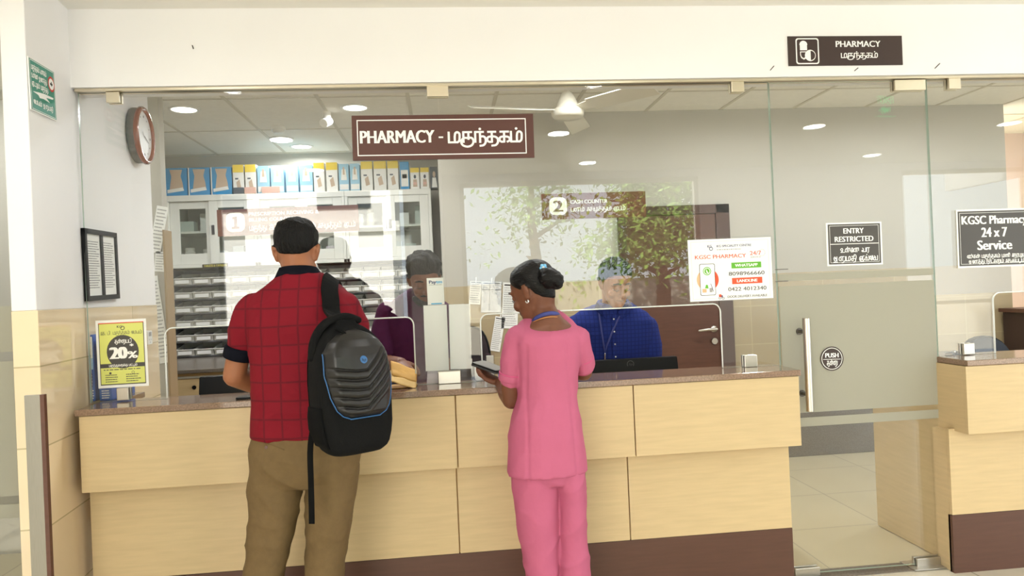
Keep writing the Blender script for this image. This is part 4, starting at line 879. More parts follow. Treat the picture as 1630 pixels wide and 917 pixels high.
# ================================================================== things at and behind the counter
# white boards stuck to the back of the glass joint, and the payment card
for q, lb in (([(674.8, 486.8), (711.6, 484.8), (714.3, 589.7), (676.8, 591)], 'blank white board behind the glass, left of the pane joint'), ([(714.2, 484.7), (748, 484), (750.5, 586.8), (717, 588.3)], 'blank white board behind the glass, right of the pane joint')):
    s, w, h = sign_root('white_board', lb, 'board', q, YI, group='white boards at the glass joint'); board(s, w, h, .003, 'white_paper', bevel=.001)
    a = MB(); a.prism(rr(-w/2-.004, w/2+.004, -h/2-.012, h/2+.004, .004), -.0045, -.0035); build('sleeve', a, 'acrylic', s, local=True)
mat('pay_blue', '18A6DC', .6); mat('pay_navy', '123066', .6)
s, w, h = sign_root('payment_card', 'white payment card lettered in navy and cyan above the left white board', 'card', [(679, 443), (706, 441.7), (707.4, 484.4), (681, 485.6)], YI)
board(s, w, h, .002, 'white_paper', bevel=0); a = Sheet(w, h, .0005); a.text('Pay', .14, .55, .09, .21, 0, 0, .05); a.text('tm', .56, .90, .09, .21, 1, 0, .05); a.lines(.12, .9, .24, .28, 1, 2, 0, .6, .02); a.rect(.2, .94, .85, .985, 1); a.done('print', ['pay_navy', 'pay_blue', 'print_light'], s)
# leaflets below the boards
lf = thing('leaflet_stack', 'small leaning stack of pale pink leaflets at the glass foot clamp', 'leaflets', (AX(690, 610, .04), .04, 1.0)); mat('leaflet', 'D9CBD2', .6)
for k in range(6):
    x0, x1 = AX(679, 600, .03), AX(699, 600, .03); y = .013+.005*k
    build('leaflet', MB().hexa([(x0, y, 1.001), (x1, y, 1.001), (x1, y+.003, 1.001), (x0, y+.003, 1.001)], [(x0+.006, y+.025, 1.066-.002*k), (x1+.006, y+.025, 1.066-.002*k), (x1+.006, y+.028, 1.066-.002*k), (x0+.006, y+.028, 1.066-.002*k)]), 'leaflet', lf)
# brown paper bag
mat('kraft', 'C6994F', .75, noise_amt=.08, noise_scale=12., bump=.4, bump_scale=25.); mat('kraft_light', 'DDB978', .75, bump=.3, bump_scale=25.)
def crumple(cor, nu, nv, amp, th, m, name, parent, seed):
    """a wrinkled sheet between four corners (TL, TR, BR, BL) with thickness"""
    C4 = [np.array(c) for c in cor]; V = []; nn = np.cross(C4[1]-C4[0], C4[3]-C4[0]); nn /= np.linalg.norm(nn)
    for k in (0, 1):
        for j in range(nv+1):
            for i in range(nu+1):
                u, v = i/nu, j/nv; p = (C4[0]*(1-u)+C4[1]*u)*(1-v)+(C4[3]*(1-u)+C4[2]*u)*v
                q = noise.noise(Vector((u*3+seed, v*3, seed)))*amp+abs(noise.noise(Vector((u*7+seed, v*2, 5))))*amp*.6
                w_ = p+nn*(q+k*th); w_[2] = max(w_[2], 1.0012+.002*k); V.append(w_)
    n = (nu+1)*(nv+1); F = []
    for j in range(nv):
        for i in range(nu):
            a_ = j*(nu+1)+i; b_ = a_+1; c_ = b_+nu+1; d_ = a_+nu+1; F.append((a_, d_, c_, b_)); F.append((n+a_, n+b_, n+c_, n+d_))
    rim = [i for i in range(nu+1)]+[j*(nu+1)+nu for j in range(1, nv+1)]+[nv*(nu+1)+i for i in range(nu-1, -1, -1)]+[j*(nu+1) for j in range(nv-1, 0, -1)]
    for i in range(len(rim)): a_, b_ = rim[i], rim[(i+1) % len(rim)]; F.append((a_, b_, n+b_, n+a_))
    return build(name, MB().add(V, F), m, parent, smooth=True)
pg = thing('paper_bag', 'open brown paper bag on the counter in front of the purple-shirted man', 'bag', at(645, 610, -.08))
A_, B_ = at(622, 574, .035), at(664, 589, .02); C_, D_ = at(663, 608, -.06), at(624, 597, -.05); E_, F_ = at(662, 619.5, -.11), at(622, 606, -.10)
crumple([A_, B_, C_, D_], 14, 8, .006, .004, 'kraft', 'back_face', pg, 1.3); crumple([D_, C_, E_, F_], 14, 6, .003, .004, 'kraft_light', 'front_face', pg, 4.2)
G_ = np.array((D_[0]+.0, .0, 1.006)); crumple([np.array((A_[0]-.03, -.02, 1.03)), D_+np.array((0, .01, -.01)), F_+np.array((.01, .01, -.004)), np.array((A_[0]-.03, -.09, 1.004))], 6, 5, .002, .003, 'kraft', 'side_fold', pg, 7.7)
crumple([np.array((A_[0], .03, 1.004)), np.array((B_[0], .02, 1.004)), np.array((E_[0], -.10, 1.003)), np.array((F_[0], -.10, 1.003))], 8, 5, .0012, .002, 'kraft', 'base', pg, 2.2)
# phone on the counter by the man, POS box, tray
q = at(392, 626, -.13); ph = thing('mobile_phone', 'black mobile phone lying on the counter by the man in red', 'phone', (q[0], -.13, 1.0)); mb = MB().prism(rr(q[0]-.035, q[0]+.04, -.17, -.1, .01), 1.0005, 1.009); build('body', mb, 'black_plastic', ph, bevel=.002); build('screen', MB().prism(rr(q[0]-.032, q[0]+.037, -.167, -.103, .008), 1.009, 1.0095), 'black_gloss', ph)
x0, x1 = AX(756, 590, .03), AX(771, 590, .03); cr_ = thing('card_reader', 'small white card reader box on the counter left of the woman\'s phone', 'card reader', ((x0+x1)/2, .04, 1.0))
build('body', B(x0, x1, .015, .07, 1.0005, 1.086), 'white_plastic', cr_, bevel=.01, segs=3); build('slot', B(x0+.008, x1-.008, .014, .016, 1.06, 1.066), 'dark_grey', cr_)
x0, x1 = AX(793, 585, .04), AX(812, 585, .04); mat('tray_blue', '3F55C8', .4); mat('note_yellow', 'E9E04E', .6)
tr_ = thing('pen_tray', 'blue tray with yellow notes behind the woman\'s phone', 'tray', ((x0+x1)/2, .04, 1.0)); build('tray', MB().box(x0, x1, .015, .07, 1.0005, 1.012).box(x0, x1, .015, .02, 1.012, 1.055).box(x0, x1, .065, .07, 1.012, 1.055).box(x0, x0+.006, .02, .065, 1.012, 1.055).box(x1-.006, x1, .02, .065, 1.012, 1.055), 'tray_blue', tr_, bevel=.002); build('notes', B(x0+.01, x1-.01, .026, .06, 1.0125, 1.075), 'note_yellow', tr_, bevel=.001)
x0, x1 = AX(773, 570, .05), AX(787, 570, .05); ah = thing('acrylic_holder', 'small clear acrylic leaflet holder behind the card reader', 'holder', ((x0+x1)/2, .055, 1.0)); build('holder', MB().box(x0, x1, .04, .043, 1.001, 1.12).box(x0, x1, .065, .068, 1.001, 1.12).box(x0, x1, .043, .065, 1.001, 1.004), 'acrylic', ah); build('leaflet', B(x0+.004, x1-.004, .05, .058, 1.0045, 1.11), 'cream_paper', ah)
# binders in the left corner
mat('binder_blue', '2D5FB4', .4); mat('binder_pale', 'A9CBE6', .5)
for px0, px1, zt, lb in ((138.5, 150.5, 533, 'narrow blue binder standing on the counter in the left corner'), (157, 177, 540, 'wide blue binder on the counter behind the discount poster')):
    x0, x1 = AX(px0, 600, .04), AX(px1, 600, .04); z1 = AZ((px0+px1)/2, zt, .04); bi = thing('binder', lb, 'binder', ((x0+x1)/2, .04, 1.0), 'binders in the counter corner')
    build('cover', B(x0, x1, .04, .28, 1.0005, z1), 'binder_blue', bi, bevel=.003); a = Sheet(x1-x0, z1-1, 0); a.rect(.12, .03, .88, .50, 0); a.rect(.12, .35, .88, .52, 1, .0003); a.lines(.2, .8, .05, .2, 3, 2, .0003); a.rect(.25, .58, .75, .78, 3); a.lines(.3, .7, .59, .77, 4, 0, .0003, .5, .1); a.lines(.2, .85, .82, .97, 4, 0, .0003, .5, .1)
    pr = build('label', a.mb, ['white_paper', 'binder_pale', 'print_grey', 'pay_navy'], bi, local=True); pr.rotation_euler = (PI/2, 0, 0); pr.location = (0, -.0012, (z1-1)/2)
    build('page_block', B(x0+.004, x1-.004, .045, .282, 1.004, z1-.006), 'white_paper', bi)
# staff desks below the counter top
mat('desk_wood', 'B58E58', .5)
tag(build('staff_desk', MB().box(xu0+.32, xu1-.02, .08, .5, .72, .75).box(xu0+.32, xu0+.35, .09, .49, 0, .72).box(xu1-.06, xu1-.02, .09, .49, 0, .72), 'desk_wood', loc=(0, .3, 0), bevel=.002), 'wooden staff desk behind the long counter', 'desk')
def monitor(xa, xb, y, zt, label, zbot, tilt=0., mark=None):
    t = thing('monitor', label, 'monitor', ((xa+xb)/2, y, .75)); mb = MB().hexa([(xa, y, zbot), (xb, y, zbot), (xb, y+.03, zbot), (xa, y+.03, zbot)], [(xa, y+.05, zt+tilt), (xb, y+.05, zt), (xb, y+.08, zt), (xa, y+.08, zt+tilt)])
    build('casing', mb, 'black_plastic', t, bevel=.006); build('screen', MB().hexa([(xa+.01, y+.031, zbot+.02), (xb-.01, y+.031, zbot+.02), (xb-.01, y+.033, zbot+.02), (xa+.01, y+.033, zbot+.02)], [(xa+.01, y+.079, zt-.012), (xb-.01, y+.079, zt-.012), (xb-.01, y+.081, zt-.012), (xa+.01, y+.081, zt-.012)]), 'black_gloss', t)
    xm = (xa+xb)/2; build('stand', MB().box(xm-.04, xm+.04, y-.02, y+.012, .76, zbot+.1).box(xm-.12, xm+.12, y-.08, y+.14, .7505, .762), 'dark_grey', t, bevel=.003)
    if mark:
        cx, cz = AX(*mark, y), AZ(*mark, y); a = MB(); r = .019
        V = []; F = []
        for k in range(24):
            q0 = 2*PI*k/24; V += [(cx+r*math.cos(q0), y-.0+(cz-zbot)/(zt-zbot)*.05-.002, cz+r*math.sin(q0)), (cx+r*.8*math.cos(q0), y+(cz-zbot)/(zt-zbot)*.05-.002, cz+r*.8*math.sin(q0))]; F.append((2*k, 2*k+1, 2*((k+1) % 24)+1, 2*((k+1) % 24)))
        a.add(V, F); yy = y+(cz-zbot)/(zt-zbot)*.05-.002
        for t_, dx in (('h', -.009), ('p', .001)):
            gv, gf = glyphs(t_); a.add([(cx+dx+p[0]*.018+p[1]*.004, yy-.0003, cz-.006+p[1]*.018) for p in gv], gf)
        build('logo', a, 'dark_grey', t)
monitor(AX(886, 585, .37), AX(1079, 585, .37), .32, AZ(1079, 567, .37), 'wide black monitor seen from behind, in front of the man in blue', .80, 0., (1007, 581))
monitor(AX(317, 610, .37), AX(432, 600, .37), .32, AZ(400, 596, .37), 'black monitor seen from behind, left of the man in red', .80)
# chairs
mat('mesh_dark', '3A3036', .7); mat('seat_navy', '2A3140', .7)
def office_chair(x, y, wt, zt, label, m, arc, face=1):
    t = thing('office_chair', label, 'chair', (x, y, 0)); n = 18; P = []
    for k in range(n+1):
        a_ = PI*k/n; P.append((x-wt/2*math.copysign(abs(math.cos(a_))**(.55 if not arc else .8), math.cos(a_)), y+.02*math.sin(a_), zt-(.42 if not arc else .3)*(1-math.sin(a_)**(.6 if not arc else .9))))
    bk = MB().tube(P, .014, 8); build('back_frame', bk, 'black_plastic', t, smooth=True)
    pts = [(p[0], p[2]) for p in P]; mb = MB().prism(pts, y-.006, y+.006, axis='Y'); build('backrest', mb, m, t)
    build('seat', MB().add(*loft([ell((x, y+.25*face, z), wt/2*q, .23*q, 32) for z, q in ((.44, .8), (.455, .97), (.48, 1), (.505, .95), (.515, .8))])), m, t, smooth=True)
    build('back_bar', MB().box(x-.03, x+.03, y+.008*face, y+.02*face, .46, zt-.25) if face > 0 else MB().box(x-.03, x+.03, y-.02, y-.008, .46, zt-.25), 'black_plastic', t)
    build('gas_column', MB().cyl((x, y+.25*face, .08), (x, y+.25*face, .45), .025, 14), 'steel_dark', t)
    for k in range(5):
        a_ = k*2*PI/5; ex, ey = x+.27*math.cos(a_), y+.25*face+.27*math.sin(a_); lg = build('leg', MB().tube([(x, y+.25*face, .10), (ex, ey, .075)], [.022, .016], 8), 'black_plastic', t, smooth=True); build('caster', MB().cyl((ex-.012, ey, .028), (ex+.012, ey, .028), .028, 14), 'black_plastic', lg)
office_chair(AX(742, 560, 1.25), 1.25, .30, AZ(752, 522, 1.25), 'dark mesh office chair behind the white boards', 'mesh_dark', False)
office_chair(AX(1568, 560, 1.0), 1.0, AX(1616, 560, 1.0)-AX(1520, 560, 1.0), AZ(1568, 538, 1.0), 'dark navy round-backed chair behind the right counter', 'seat_navy', True, 1)
# dark shelf unit on the right
xs0 = AX(1604, 530, 2.12); su = thing('shelf_unit', 'dark shelf unit with overhanging top behind the right counter', 'shelf', (xs0+.4, 1.95, 0)); zs = AZ(1610, 499, 1.9)
build('top', B(xs0-.04, xs0+1.0, 1.89, 2.16, zs, zs+.03), 'plinth_brown', su, bevel=.003); build('frame', MB().box(xs0, xs0+.03, 1.92, 2.16, 0, zs).box(xs0+.9, xs0+.93, 1.92, 2.16, 0, zs).box(xs0+.03, xs0+.9, 2.13, 2.16, 0, zs), 'sign_dark', su)
for z in (.1, .5, .8): build('shelf', B(xs0+.03, xs0+.9, 1.92, 2.13, z, z+.02), 'sign_dark', su)
for k, (dz) in enumerate((0, .04, .08, .12, .16)): tag(build('file_folder', B(xs0+.13+.008*k, xs0+.42+.005*k, 1.925, 2.12, .8205+dz, .8595+dz), 'kraft', loc=(xs0+.3, 1.93, .82+dz), bevel=.003), f'brown file folder, {["bottom", "second", "middle", "fourth", "top"][k]} of the pile in the dark shelf unit', 'folder', 'files in the dark shelf unit')
rl = thing('key_bunch', 'small bright bunch of metal keys on the right counter beside the glass foot', 'keys', at(1518, 561, .06)); mb = MB(); q = at(1518, 561, .05)
for k in range(6):
    a_ = k*1.1; mb.tube([(q[0]+.012*math.cos(a_), .05+.012*math.sin(a_), 1.004+.002*k), (q[0]+.045*math.cos(a_), .05+.03*math.sin(a_), 1.003+.002*k)], [.006, .003], 6)
build('keys', mb, 'steel', rl)
# brushed steel pull bar of the open door at far left
yb_ = -1.05; xa_, xb_ = AX(41, 700, yb_), AX(66, 700, yb_); zt_ = AZ(55, 629, yb_)
sp_ = thing('steel_post', 'flat brushed steel post standing in front of the left wall', 'post', ((xa_+xb_)/2, yb_, 0))
build('blade', B(xa_, xb_, yb_, yb_+.012, .01, zt_), 'steel_brushed', sp_, bevel=.001); build('edge_strip', B(xb_+.0005, xb_+.012, yb_-.001, yb_+.014, .01, zt_), 'door_wood', sp_); build('foot_plate', B(xa_-.03, xb_+.04, yb_-.05, yb_+.06, 0, .0102), 'steel', sp_, bevel=.002)
# ================================================================== people
mat('skin_brown', '9A6446', .5, spec=.35, noise_amt=.04, noise_scale=30., bump=.05, bump_scale=300.)
mat('skin_dark', '6E4431', .5, spec=.35, noise_amt=.04, noise_scale=30., bump=.05, bump_scale=300.)
mat('skin_tan', 'A8714F', .5, spec=.35, noise_amt=.04, noise_scale=30.); mat('skin_deep', '7A4E38', .5, spec=.35, noise_amt=.04, noise_scale=30.)
mat('hair_black', '0C0A09', .55, spec=.2, noise_amt=.5, noise_scale=60., stretch=(1, 1, .25), bump=1., bump_scale=140.)
mat('hair_smooth', '0C0A0A', .48, spec=.25, noise_amt=.4, noise_scale=40., bump=.5, bump_scale=60., stretch=(1, 1, 3))
mat('eye_white', 'E6E2DC', .2); mat('lash_dark', '1C1411', .5)
plaid_mat('polo_red', '77101F', '4A111B', .066, .0055, .2, amt=.62); mat('navy_knit', '10111A', .9, spec=.1)
mat('khaki', '6D593C', .85, spec=.15, noise_amt=.06, noise_scale=40., bump=.5, bump_scale=14.)
mat('pink_cloth', 'B9607E', .8, spec=.2, noise_amt=.02, noise_scale=20., bump=.4, bump_scale=11.); mat('pink_dark', 'C4527E', .8)
mat('purple_cloth', '4A1C40', .85, spec=.2, noise_amt=.05, noise_scale=30.)
plaid_mat('blue_shirt', '20307A', '18235A', .022, .0035, .3, amt=.7, warp=.004); mat('navy_trousers', '262B3C', .8)
mat('shoe_black', '1A1716', .4); mat('lanyard_blue', '333B7E', .6); mat('bead', 'C98A4B', .4); mat('clip_blue', '7FC3EE', .35); mat('silver', 'E8E8E8', .2, .9)

def nrm(v): v = np.array(v, float); return v/np.linalg.norm(v)
def fuse(parts, voxel, smooth=3, fold=None):
    """melts closed shapes into one continuous surface; fold(co, normal) moves the vertices along their normals"""
    mb = MB()
    for V, F in parts: mb.add(V, F)
    me = bpy.data.meshes.new('m'); me.from_pydata(mb.v, [], mb.f); me.update(); o = link('m', me)
    r = o.modifiers.new('r', 'REMESH'); r.mode = 'VOXEL'; r.voxel_size = voxel; r.use_smooth_shade = True
    if smooth: s = o.modifiers.new('s', 'SMOOTH'); s.factor = .5; s.iterations = smooth
    dg = bpy.context.evaluated_depsgraph_get(); dg.update(); ev = o.evaluated_get(dg); m2 = ev.to_mesh()
    n = len(m2.vertices); V = np.empty(n*3); m2.vertices.foreach_get('co', V); V = V.reshape(-1, 3); N = np.empty(n*3); m2.vertices.foreach_get('normal', N); N = N.reshape(-1, 3)
    F = [tuple(p.vertices) for p in m2.polygons]; ev.to_mesh_clear(); bpy.data.objects.remove(o); bpy.data.meshes.remove(me)
    if fold is not None: V = V+N*np.array([fold(Vector(p), Vector(q)) for p, q in zip(V, N)])[:, None]
    return V, F
def RW(spec, n=32, e=2.3):
    """rings from (pixel row, left, right, Y, depth radius, yaw, tilt)"""
    out = []
    for s in spec:
        y, l, r, Y, ry = s[:5]; yaw = s[5] if len(s) > 5 else 0; tl = s[6] if len(s) > 6 else 0
        a, b = at(l, y, Y), at(r, y, Y); out.append(ell((a+b)/2, np.linalg.norm(b-a)/2, ry, n, yaw, e, tl))
    return out
def shrink(rings, k, dz=0):
    out = []
    for r in rings:
        c = np.mean(np.array(r), 0); out.append([tuple(c+(np.array(p)-c)*k) for p in r])
    return out
def limb(pts, rads, n=16, ref=None):
    P = _smooth3([np.array(p, float) for p in pts], 4); R = np.interp(np.linspace(0, len(pts)-1, len(P)), range(len(pts)), rads); return tube(P, [float(r) for r in R], n, ref)
def _smooth3(p, k):
    out = []
    for i in range(len(p)-1):
        a, b, c, d = p[max(i-1, 0)], p[i], p[i+1], p[min(i+2, len(p)-1)]
        for j in range(k):
            t = j/k; out.append(.5*(2*b+(c-a)*t+(2*a-5*b+4*c-d)*t*t+(3*b-a-3*c+d)*t**3))
    return out+[p[-1]]
def hand(wrist, d, n, thumb, curl=.5, s=1., first=.25):
    """palm, four bent fingers and a thumb; d towards the finger tips, n out of the palm, thumb sideways"""
    d = nrm(d); n = np.array(n, float); n = nrm(n-d*np.dot(n, d)); t = np.cross(d, n); t = t if np.dot(t, thumb) > 0 else -t
    w = np.array(wrist, float); out = [tube([w-d*.02*s, w+d*.02*s, w+d*.055*s, w+d*.088*s], [(.025*s, .019*s), (.033*s, .017*s), (.039*s, .015*s), (.036*s, .012*s)], 16, ref=n)]
    for k, (o, L) in enumerate(((.029, .070), (.0098, .080), (-.0098, .075), (-.028, .060))):
        p = w+d*.080*s+t*o*s; a = first+.06*k; P = [p]; r0 = (.0088, .0090, .0088, .0078)[k]*s
        for sg in (.42, .32, .26):
            q = d*math.cos(a)+n*math.sin(a)+t*o*1.2; p = p+nrm(q)*L*sg*s*1.05; P.append(p); a += curl
        out.append(tube(P, [r0*1.05, r0, r0*.93, r0*.8], 10))
    b = w+d*.022*s+t*.026*s; q = nrm(d*.62+t*.72+n*.25); p1 = b+q*.036*s; q2 = nrm(d*.85+t*.25+n*.45); p2 = p1+q2*.032*s; p3 = p2+nrm(d*.85+n*.6-t*.05)*.024*s
    out.append(tube([b, p1, p2, p3], [.0145*s, .0115*s, .0102*s, .0082*s], 10)); return out
def headR(yaw, pitch, roll=0):
    cy, sy = math.cos(yaw), math.sin(yaw); cp, sp = math.cos(-pitch), math.sin(-pitch); cr, sr = math.cos(roll), math.sin(roll)
    return np.array(((cy, -sy, 0), (sy, cy, 0), (0, 0, 1)))@np.array(((1, 0, 0), (0, cp, -sp), (0, sp, cp)))@np.array(((cr, 0, sr), (0, 1, 0), (-sr, 0, cr)))
def head(c, R, s=1., jaw=1.):
    T = lambda p: np.array(c)+R@(np.array(p, float)*s)
    prof = [(-.113, .020, .080, .050), (-.108, .030, .090, .030), (-.095, .042*jaw, .095, .010), (-.078, .051*jaw, .095, -.012), (-.060, .057*jaw, .094, -.035), (-.040, .062, .094, -.058), (-.02, .066, .093, -.076), (0, .069, .090, -.087),
            (.025, .0725, .092, -.094), (.05, .0735, .091, -.095), (.072, .069, .081, -.089), (.090, .057, .064, -.075), (.102, .040, .043, -.055), (.110, .018, .016, -.028)]
    rings = []
    for z, hw, yf, yb in prof: rings.append([T((p[0], p[1], z)) for p in ell((0, (yf+yb)/2, 0), hw, (yf-yb)/2, 28, 0, 2.25)])
    P = [loft(rings)]
    P.append(tube([T((0, .091, .022)), T((0, .101, .0)), T((0, .113, -.022)), T((0, .111, -.034))], [.007*s, .009*s, .0125*s, .0105*s], 10))
    for x in (-1, 1):
        P.append(ball(T((x*.011, .100, -.033)), (.009*s,)*3, 8)); P.append(ball(T((x*.031, .080, .003)), (.0155*s,)*3, 10))
        P.append(tube([T((x*.012, .093, .024)), T((x*.032, .091, .030)), T((x*.052, .077, .024))], [.007*s]*3, 8)); P.append(ball(T((x*.042, .073, -.03)), (.02*s,)*3, 10))
        e0 = T((x*.070, -.006, -.004)); P.append(tube([T((x*.072, .004, -.030)), T((x*.081, -.008, -.006)), T((x*.085, -.014, .018)), T((x*.077, .002, .028))], [(.006*s, .010*s), (.006*s, .0165*s), (.006*s, .015*s), (.005*s, .007*s)], 10, ref=R@np.array((0, 1., 0))))
    P.append(tube([T((-.023, .090, -.0545)), T((0, .101, -.053)), T((.023, .090, -.0545))], [.004*s, .0065*s, .004*s], 8)); P.append(tube([T((-.019, .090, -.065)), T((0, .100, -.0665)), T((.019, .090, -.065))], [.004*s, .0075*s, .004*s], 8))
    P.append(ball(T((0, .088, -.095)), (.018*s,)*3, 10))
    return P, T
def face_bits(T, R, s, root, hairm, moustache=0, beard=0, bvh=None):
    for x in (-1, 1):
        b = MB().tube([T((x*.014, .1005, .031)), T((x*.032, .0985, .035)), T((x*.050, .086, .027))], [.0035*s, .0048*s, .003*s], 8); build('eyebrow', b, hairm, root, smooth=True)
        e = MB().ball(T((x*.031, .0762, -.002)), (.0142*s,)*3, 14); ey = build('eye', e, 'eye_white', root, smooth=True); build('iris', MB().ball(T((x*.031, .0842, -.004)), (.0066*s,)*3, 10), 'lash_dark', ey, smooth=True)
        build('eyelashes', MB().tube([T((x*.017, .0935, -.003)), T((x*.031, .0975, -.0062)), T((x*.045, .0905, -.003))], [.0012*s, .0022*s, .0012*s], 6), 'lash_dark', root, smooth=True)
    build('lips', MB().tube([T((-.021, .0935, -.0592)), T((0, .1055, -.059)), T((.021, .0935, -.0592))], [.0012*s, .0032*s, .0012*s], 8), MATS.get('lip') or mat('lip', '6B3B32', .5), root, smooth=True)
    if moustache: build('moustache', MB().tube([T((-.028, .089, -.053)), T((-.012, .1035, -.045)), T((0, .107, -.044)), T((.012, .1035, -.045)), T((.028, .089, -.053))], [.003*s, .0065*s, .005*s, .0065*s, .003*s], 8), hairm, root, smooth=True)
def hair(bvh, T, R, s, line, thick, name, m, root, rough=.004, nel=22, naz=84, center=(0, -.004, .012), freq=38., fade=30):
    """a cap of hair over the head surface; line(az) gives the lowest elevation in degrees, az 0 = face"""
    c = Vector(T(center)); outer, inner = [], []
    for j in range(nel+1):
        t = j/nel
        for i in range(naz):
            az = 2*PI*i/naz; lo = math.radians(line(az if az <= PI else 2*PI-az)); el = lo+(PI/2*.999-lo)*t
            d = Vector(R@np.array((-math.sin(az)*math.cos(el), math.cos(az)*math.cos(el), math.sin(el)))); hit = bvh.ray_cast(c+d*.3, -d, .3)[0]
            rr_ = (hit-c).length if hit else .09
            rr_ = min(rr_, .125*s)
            th = thick(az if az <= PI else 2*PI-az, el)*max(.08, min(1, math.degrees(el-lo)/fade))**.6
            q = c+d*rr_; th += rough*min(1, t*6)*(noise.noise(q*freq)+.5*noise.noise(q*freq*2.3))
            outer.append(c+d*(rr_+max(th, .0006))); inner.append(c+d*(rr_-.006))
    V = outer+inner; n = len(outer); F = []
    for j in range(nel):
        for i in range(naz):
            a, b = j*naz+i, j*naz+(i+1) % naz; F.append((a, b, b+naz, a+naz)); F.append((n+a, n+a+naz, n+b+naz, n+b))
    F.append(tuple(nel*naz+i for i in range(naz))); F.append(tuple(n+nel*naz+i for i in range(naz))[::-1])
    for i in range(naz): a, b = i, (i+1) % naz; F.append((a, n+a, n+b, b))
    return build(name, MB().add(V, F), m, root, smooth=True)
def bvh_of(VF): return BVHTree.FromPolygons([Vector(v) for v in VF[0]], VF[1])
def lerp(az, pts):
    return float(np.interp(math.degrees(az), [p[0] for p in pts], [p[1] for p in pts]))
def shoe(x, y, ang, root, m='shoe_black', L=.27):
    c, s_ = math.cos(ang), math.sin(ang); rings = []
    for z, k, f in ((0, .96, 1), (.012, 1, 1), (.03, .97, 1), (.05, .88, .9), (.07, .74, .7), (.09, .6, .5)):
        r = []
        for q in range(28):
            t = 2*PI*q/28; lx = math.cos(t)*.048*k*(1-.12*math.sin(t)); ly = math.sin(t)*L/2*k; ly = ly if ly < 0 else ly*f; r.append((x+lx*c-(ly+.05)*s_, y+lx*s_+(ly+.05)*c, z))
        rings.append(r)
    b = build('shoe', MB().add(*loft(rings)), m, root, smooth=True)
    build('sole', MB().add(*loft([[(x+(p[0]-x)*1.04, y+(p[1]-y)*1.03, z) for p in rings[1]] for z in (.0005, .016)])), 'dark_grey', b)
def band(rings): return loft(rings, closed=True)
def cloth_fold(amp, fx, fz, seed, amp2=0., f2=3.):
    def f(p, n):
        q = noise.noise(Vector((p.x*fx+seed, p.y*fx, p.z*fz))); r = (1-abs(q)*2)
        return amp*r*abs(r)+amp2*noise.noise(Vector((p.x*f2, p.y*f2+seed, p.z*f2)))
    return f
def cuff(p, q, r, name, m, root, w=.02, th=.004):
    """a band round a sleeve between two points"""
    p, q = np.array(p), np.array(q); t = nrm(q-p); a = nrm(np.cross(t, (0, 1, .1))); b = np.cross(t, a); rings = []
    for rr_, o in ((r, 0), (r+th, .1*w), (r+th, .9*w), (r, w), (r-.012, w), (r-.012, 0)): rings.append([q-t*(w-o)+rr_*(a*math.cos(2*PI*k/28)+b*math.sin(2*PI*k/28)) for k in range(28)])
    return build(name, MB().add(*band(rings)), m, root, smooth=True)

# ------------------------------------------------------------------ man in the red checked polo
YM = -.52
man = thing('person', 'man seen from behind in red checked polo and khaki trousers, backpack on one shoulder', 'person', (AX(475, 900, YM), YM, 0))
TR = RW([(692, 399, 575, YM-.01, .128), (660, 401, 573, YM-.01, .124), (620, 403, 572, YM-.01, .122), (580, 401, 571, YM-.01, .125), (545, 397, 572, YM, .128), (512, 392, 572, YM, .126), (488, 393, 565, YM, .114), (470, 403, 555, YM, .100), (457, 420, 541, YM, .086), (446, 433, 525, YM, .074), (437, 443, 512, YM, .064)])
hR = headR(-.02, .33); hc = at(472, 402, YM+.045); HP, T = head(hc, hR, 1.0)
sh = [at(405, 491, YM), at(549, 488, YM)]
La = [at(393, 512, YM+.0), at(384, 548, YM+.012), at(373, 598, YM+.02)]; Lw = np.array((La[2][0]+.13, YM+.29, 1.05))
Ra = [at(563, 520, YM+.01), at(571, 558, YM+.02), at(576, 592, YM+.03)]; Rw = np.array((Ra[2][0]+.02, YM+.30, 1.055))
body = list(HP)
body.append(tube([at(476, 455, YM-.005), at(475, 437, YM), at(474, 420, YM+.015), hc+hR@np.array((0, -.01, -.02))], [.058, .060, .058, .056], 20))
body.append(loft(shrink(TR[:-2], .86)))
for s0, A, wv in ((sh[0], La, Lw), (sh[1], Ra, Rw)):
    body.append(limb([s0, A[0], A[1], A[2]], [.052, .046, .043, .041])); body.append(limb([A[2], A[2]*.6+wv*.4+np.array((0, 0, -.012)), wv], [.041, .040, .027]))
body += hand(Lw, (.25, .95, -.12), (0, 0, -1), (1, 0, 0), .10, 1., .06); body += hand(Rw, (-.35, .9, -.15), (0, 0, -1), (-1, 0, 0), .10, 1., .06)
zf = .085; lx, rx = float(at(417, 917, YM)[0]), float(at(517, 917, YM)[0])
body.append(limb([at(440, 720, YM), at(430, 820, YM), (lx, YM, .40), (lx-.005, YM+.01, .09)], [.075, .062, .048, .036])); body.append(limb([at(532, 720, YM), at(524, 820, YM), (rx, YM, .40), (rx+.01, YM+.02, .09)], [.075, .062, .048, .036]))
body.append(loft(RW([(730, 410, 562, YM, .10), (690, 412, 562, YM, .10)])))
BV = fuse(body, .0055, 2); build('body', MB().add(*BV), 'skin_brown', man, smooth=True); bvh = bvh_of(BV)
face_bits(T, hR, 1., man, 'hair_black')
hair(bvh, T, hR, 1., lambda az: lerp(az, [(0, 42), (35, 36), (60, 22), (76, 8), (90, 8), (102, 6), (116, -8), (134, -26), (155, -33), (180, -35)]), lambda az, el: .013+.008*max(0, math.sin(el))**2, 'hair', 'hair_black', man, .005, fade=58)
shirt = [loft(TR)]
shirt.append(limb([sh[0], La[0], La[1]*.7+La[0]*.3, La[1]*.97+La[2]*.03], [.057, .056, .053, .0515])); shirt.append(limb([sh[1], Ra[0], Ra[0]*.4+Ra[1]*.6, Ra[1]], [.056, .055, .053, .052]))
f1 = cloth_fold(.006, 8, 10, 2.1, .006, 4.)
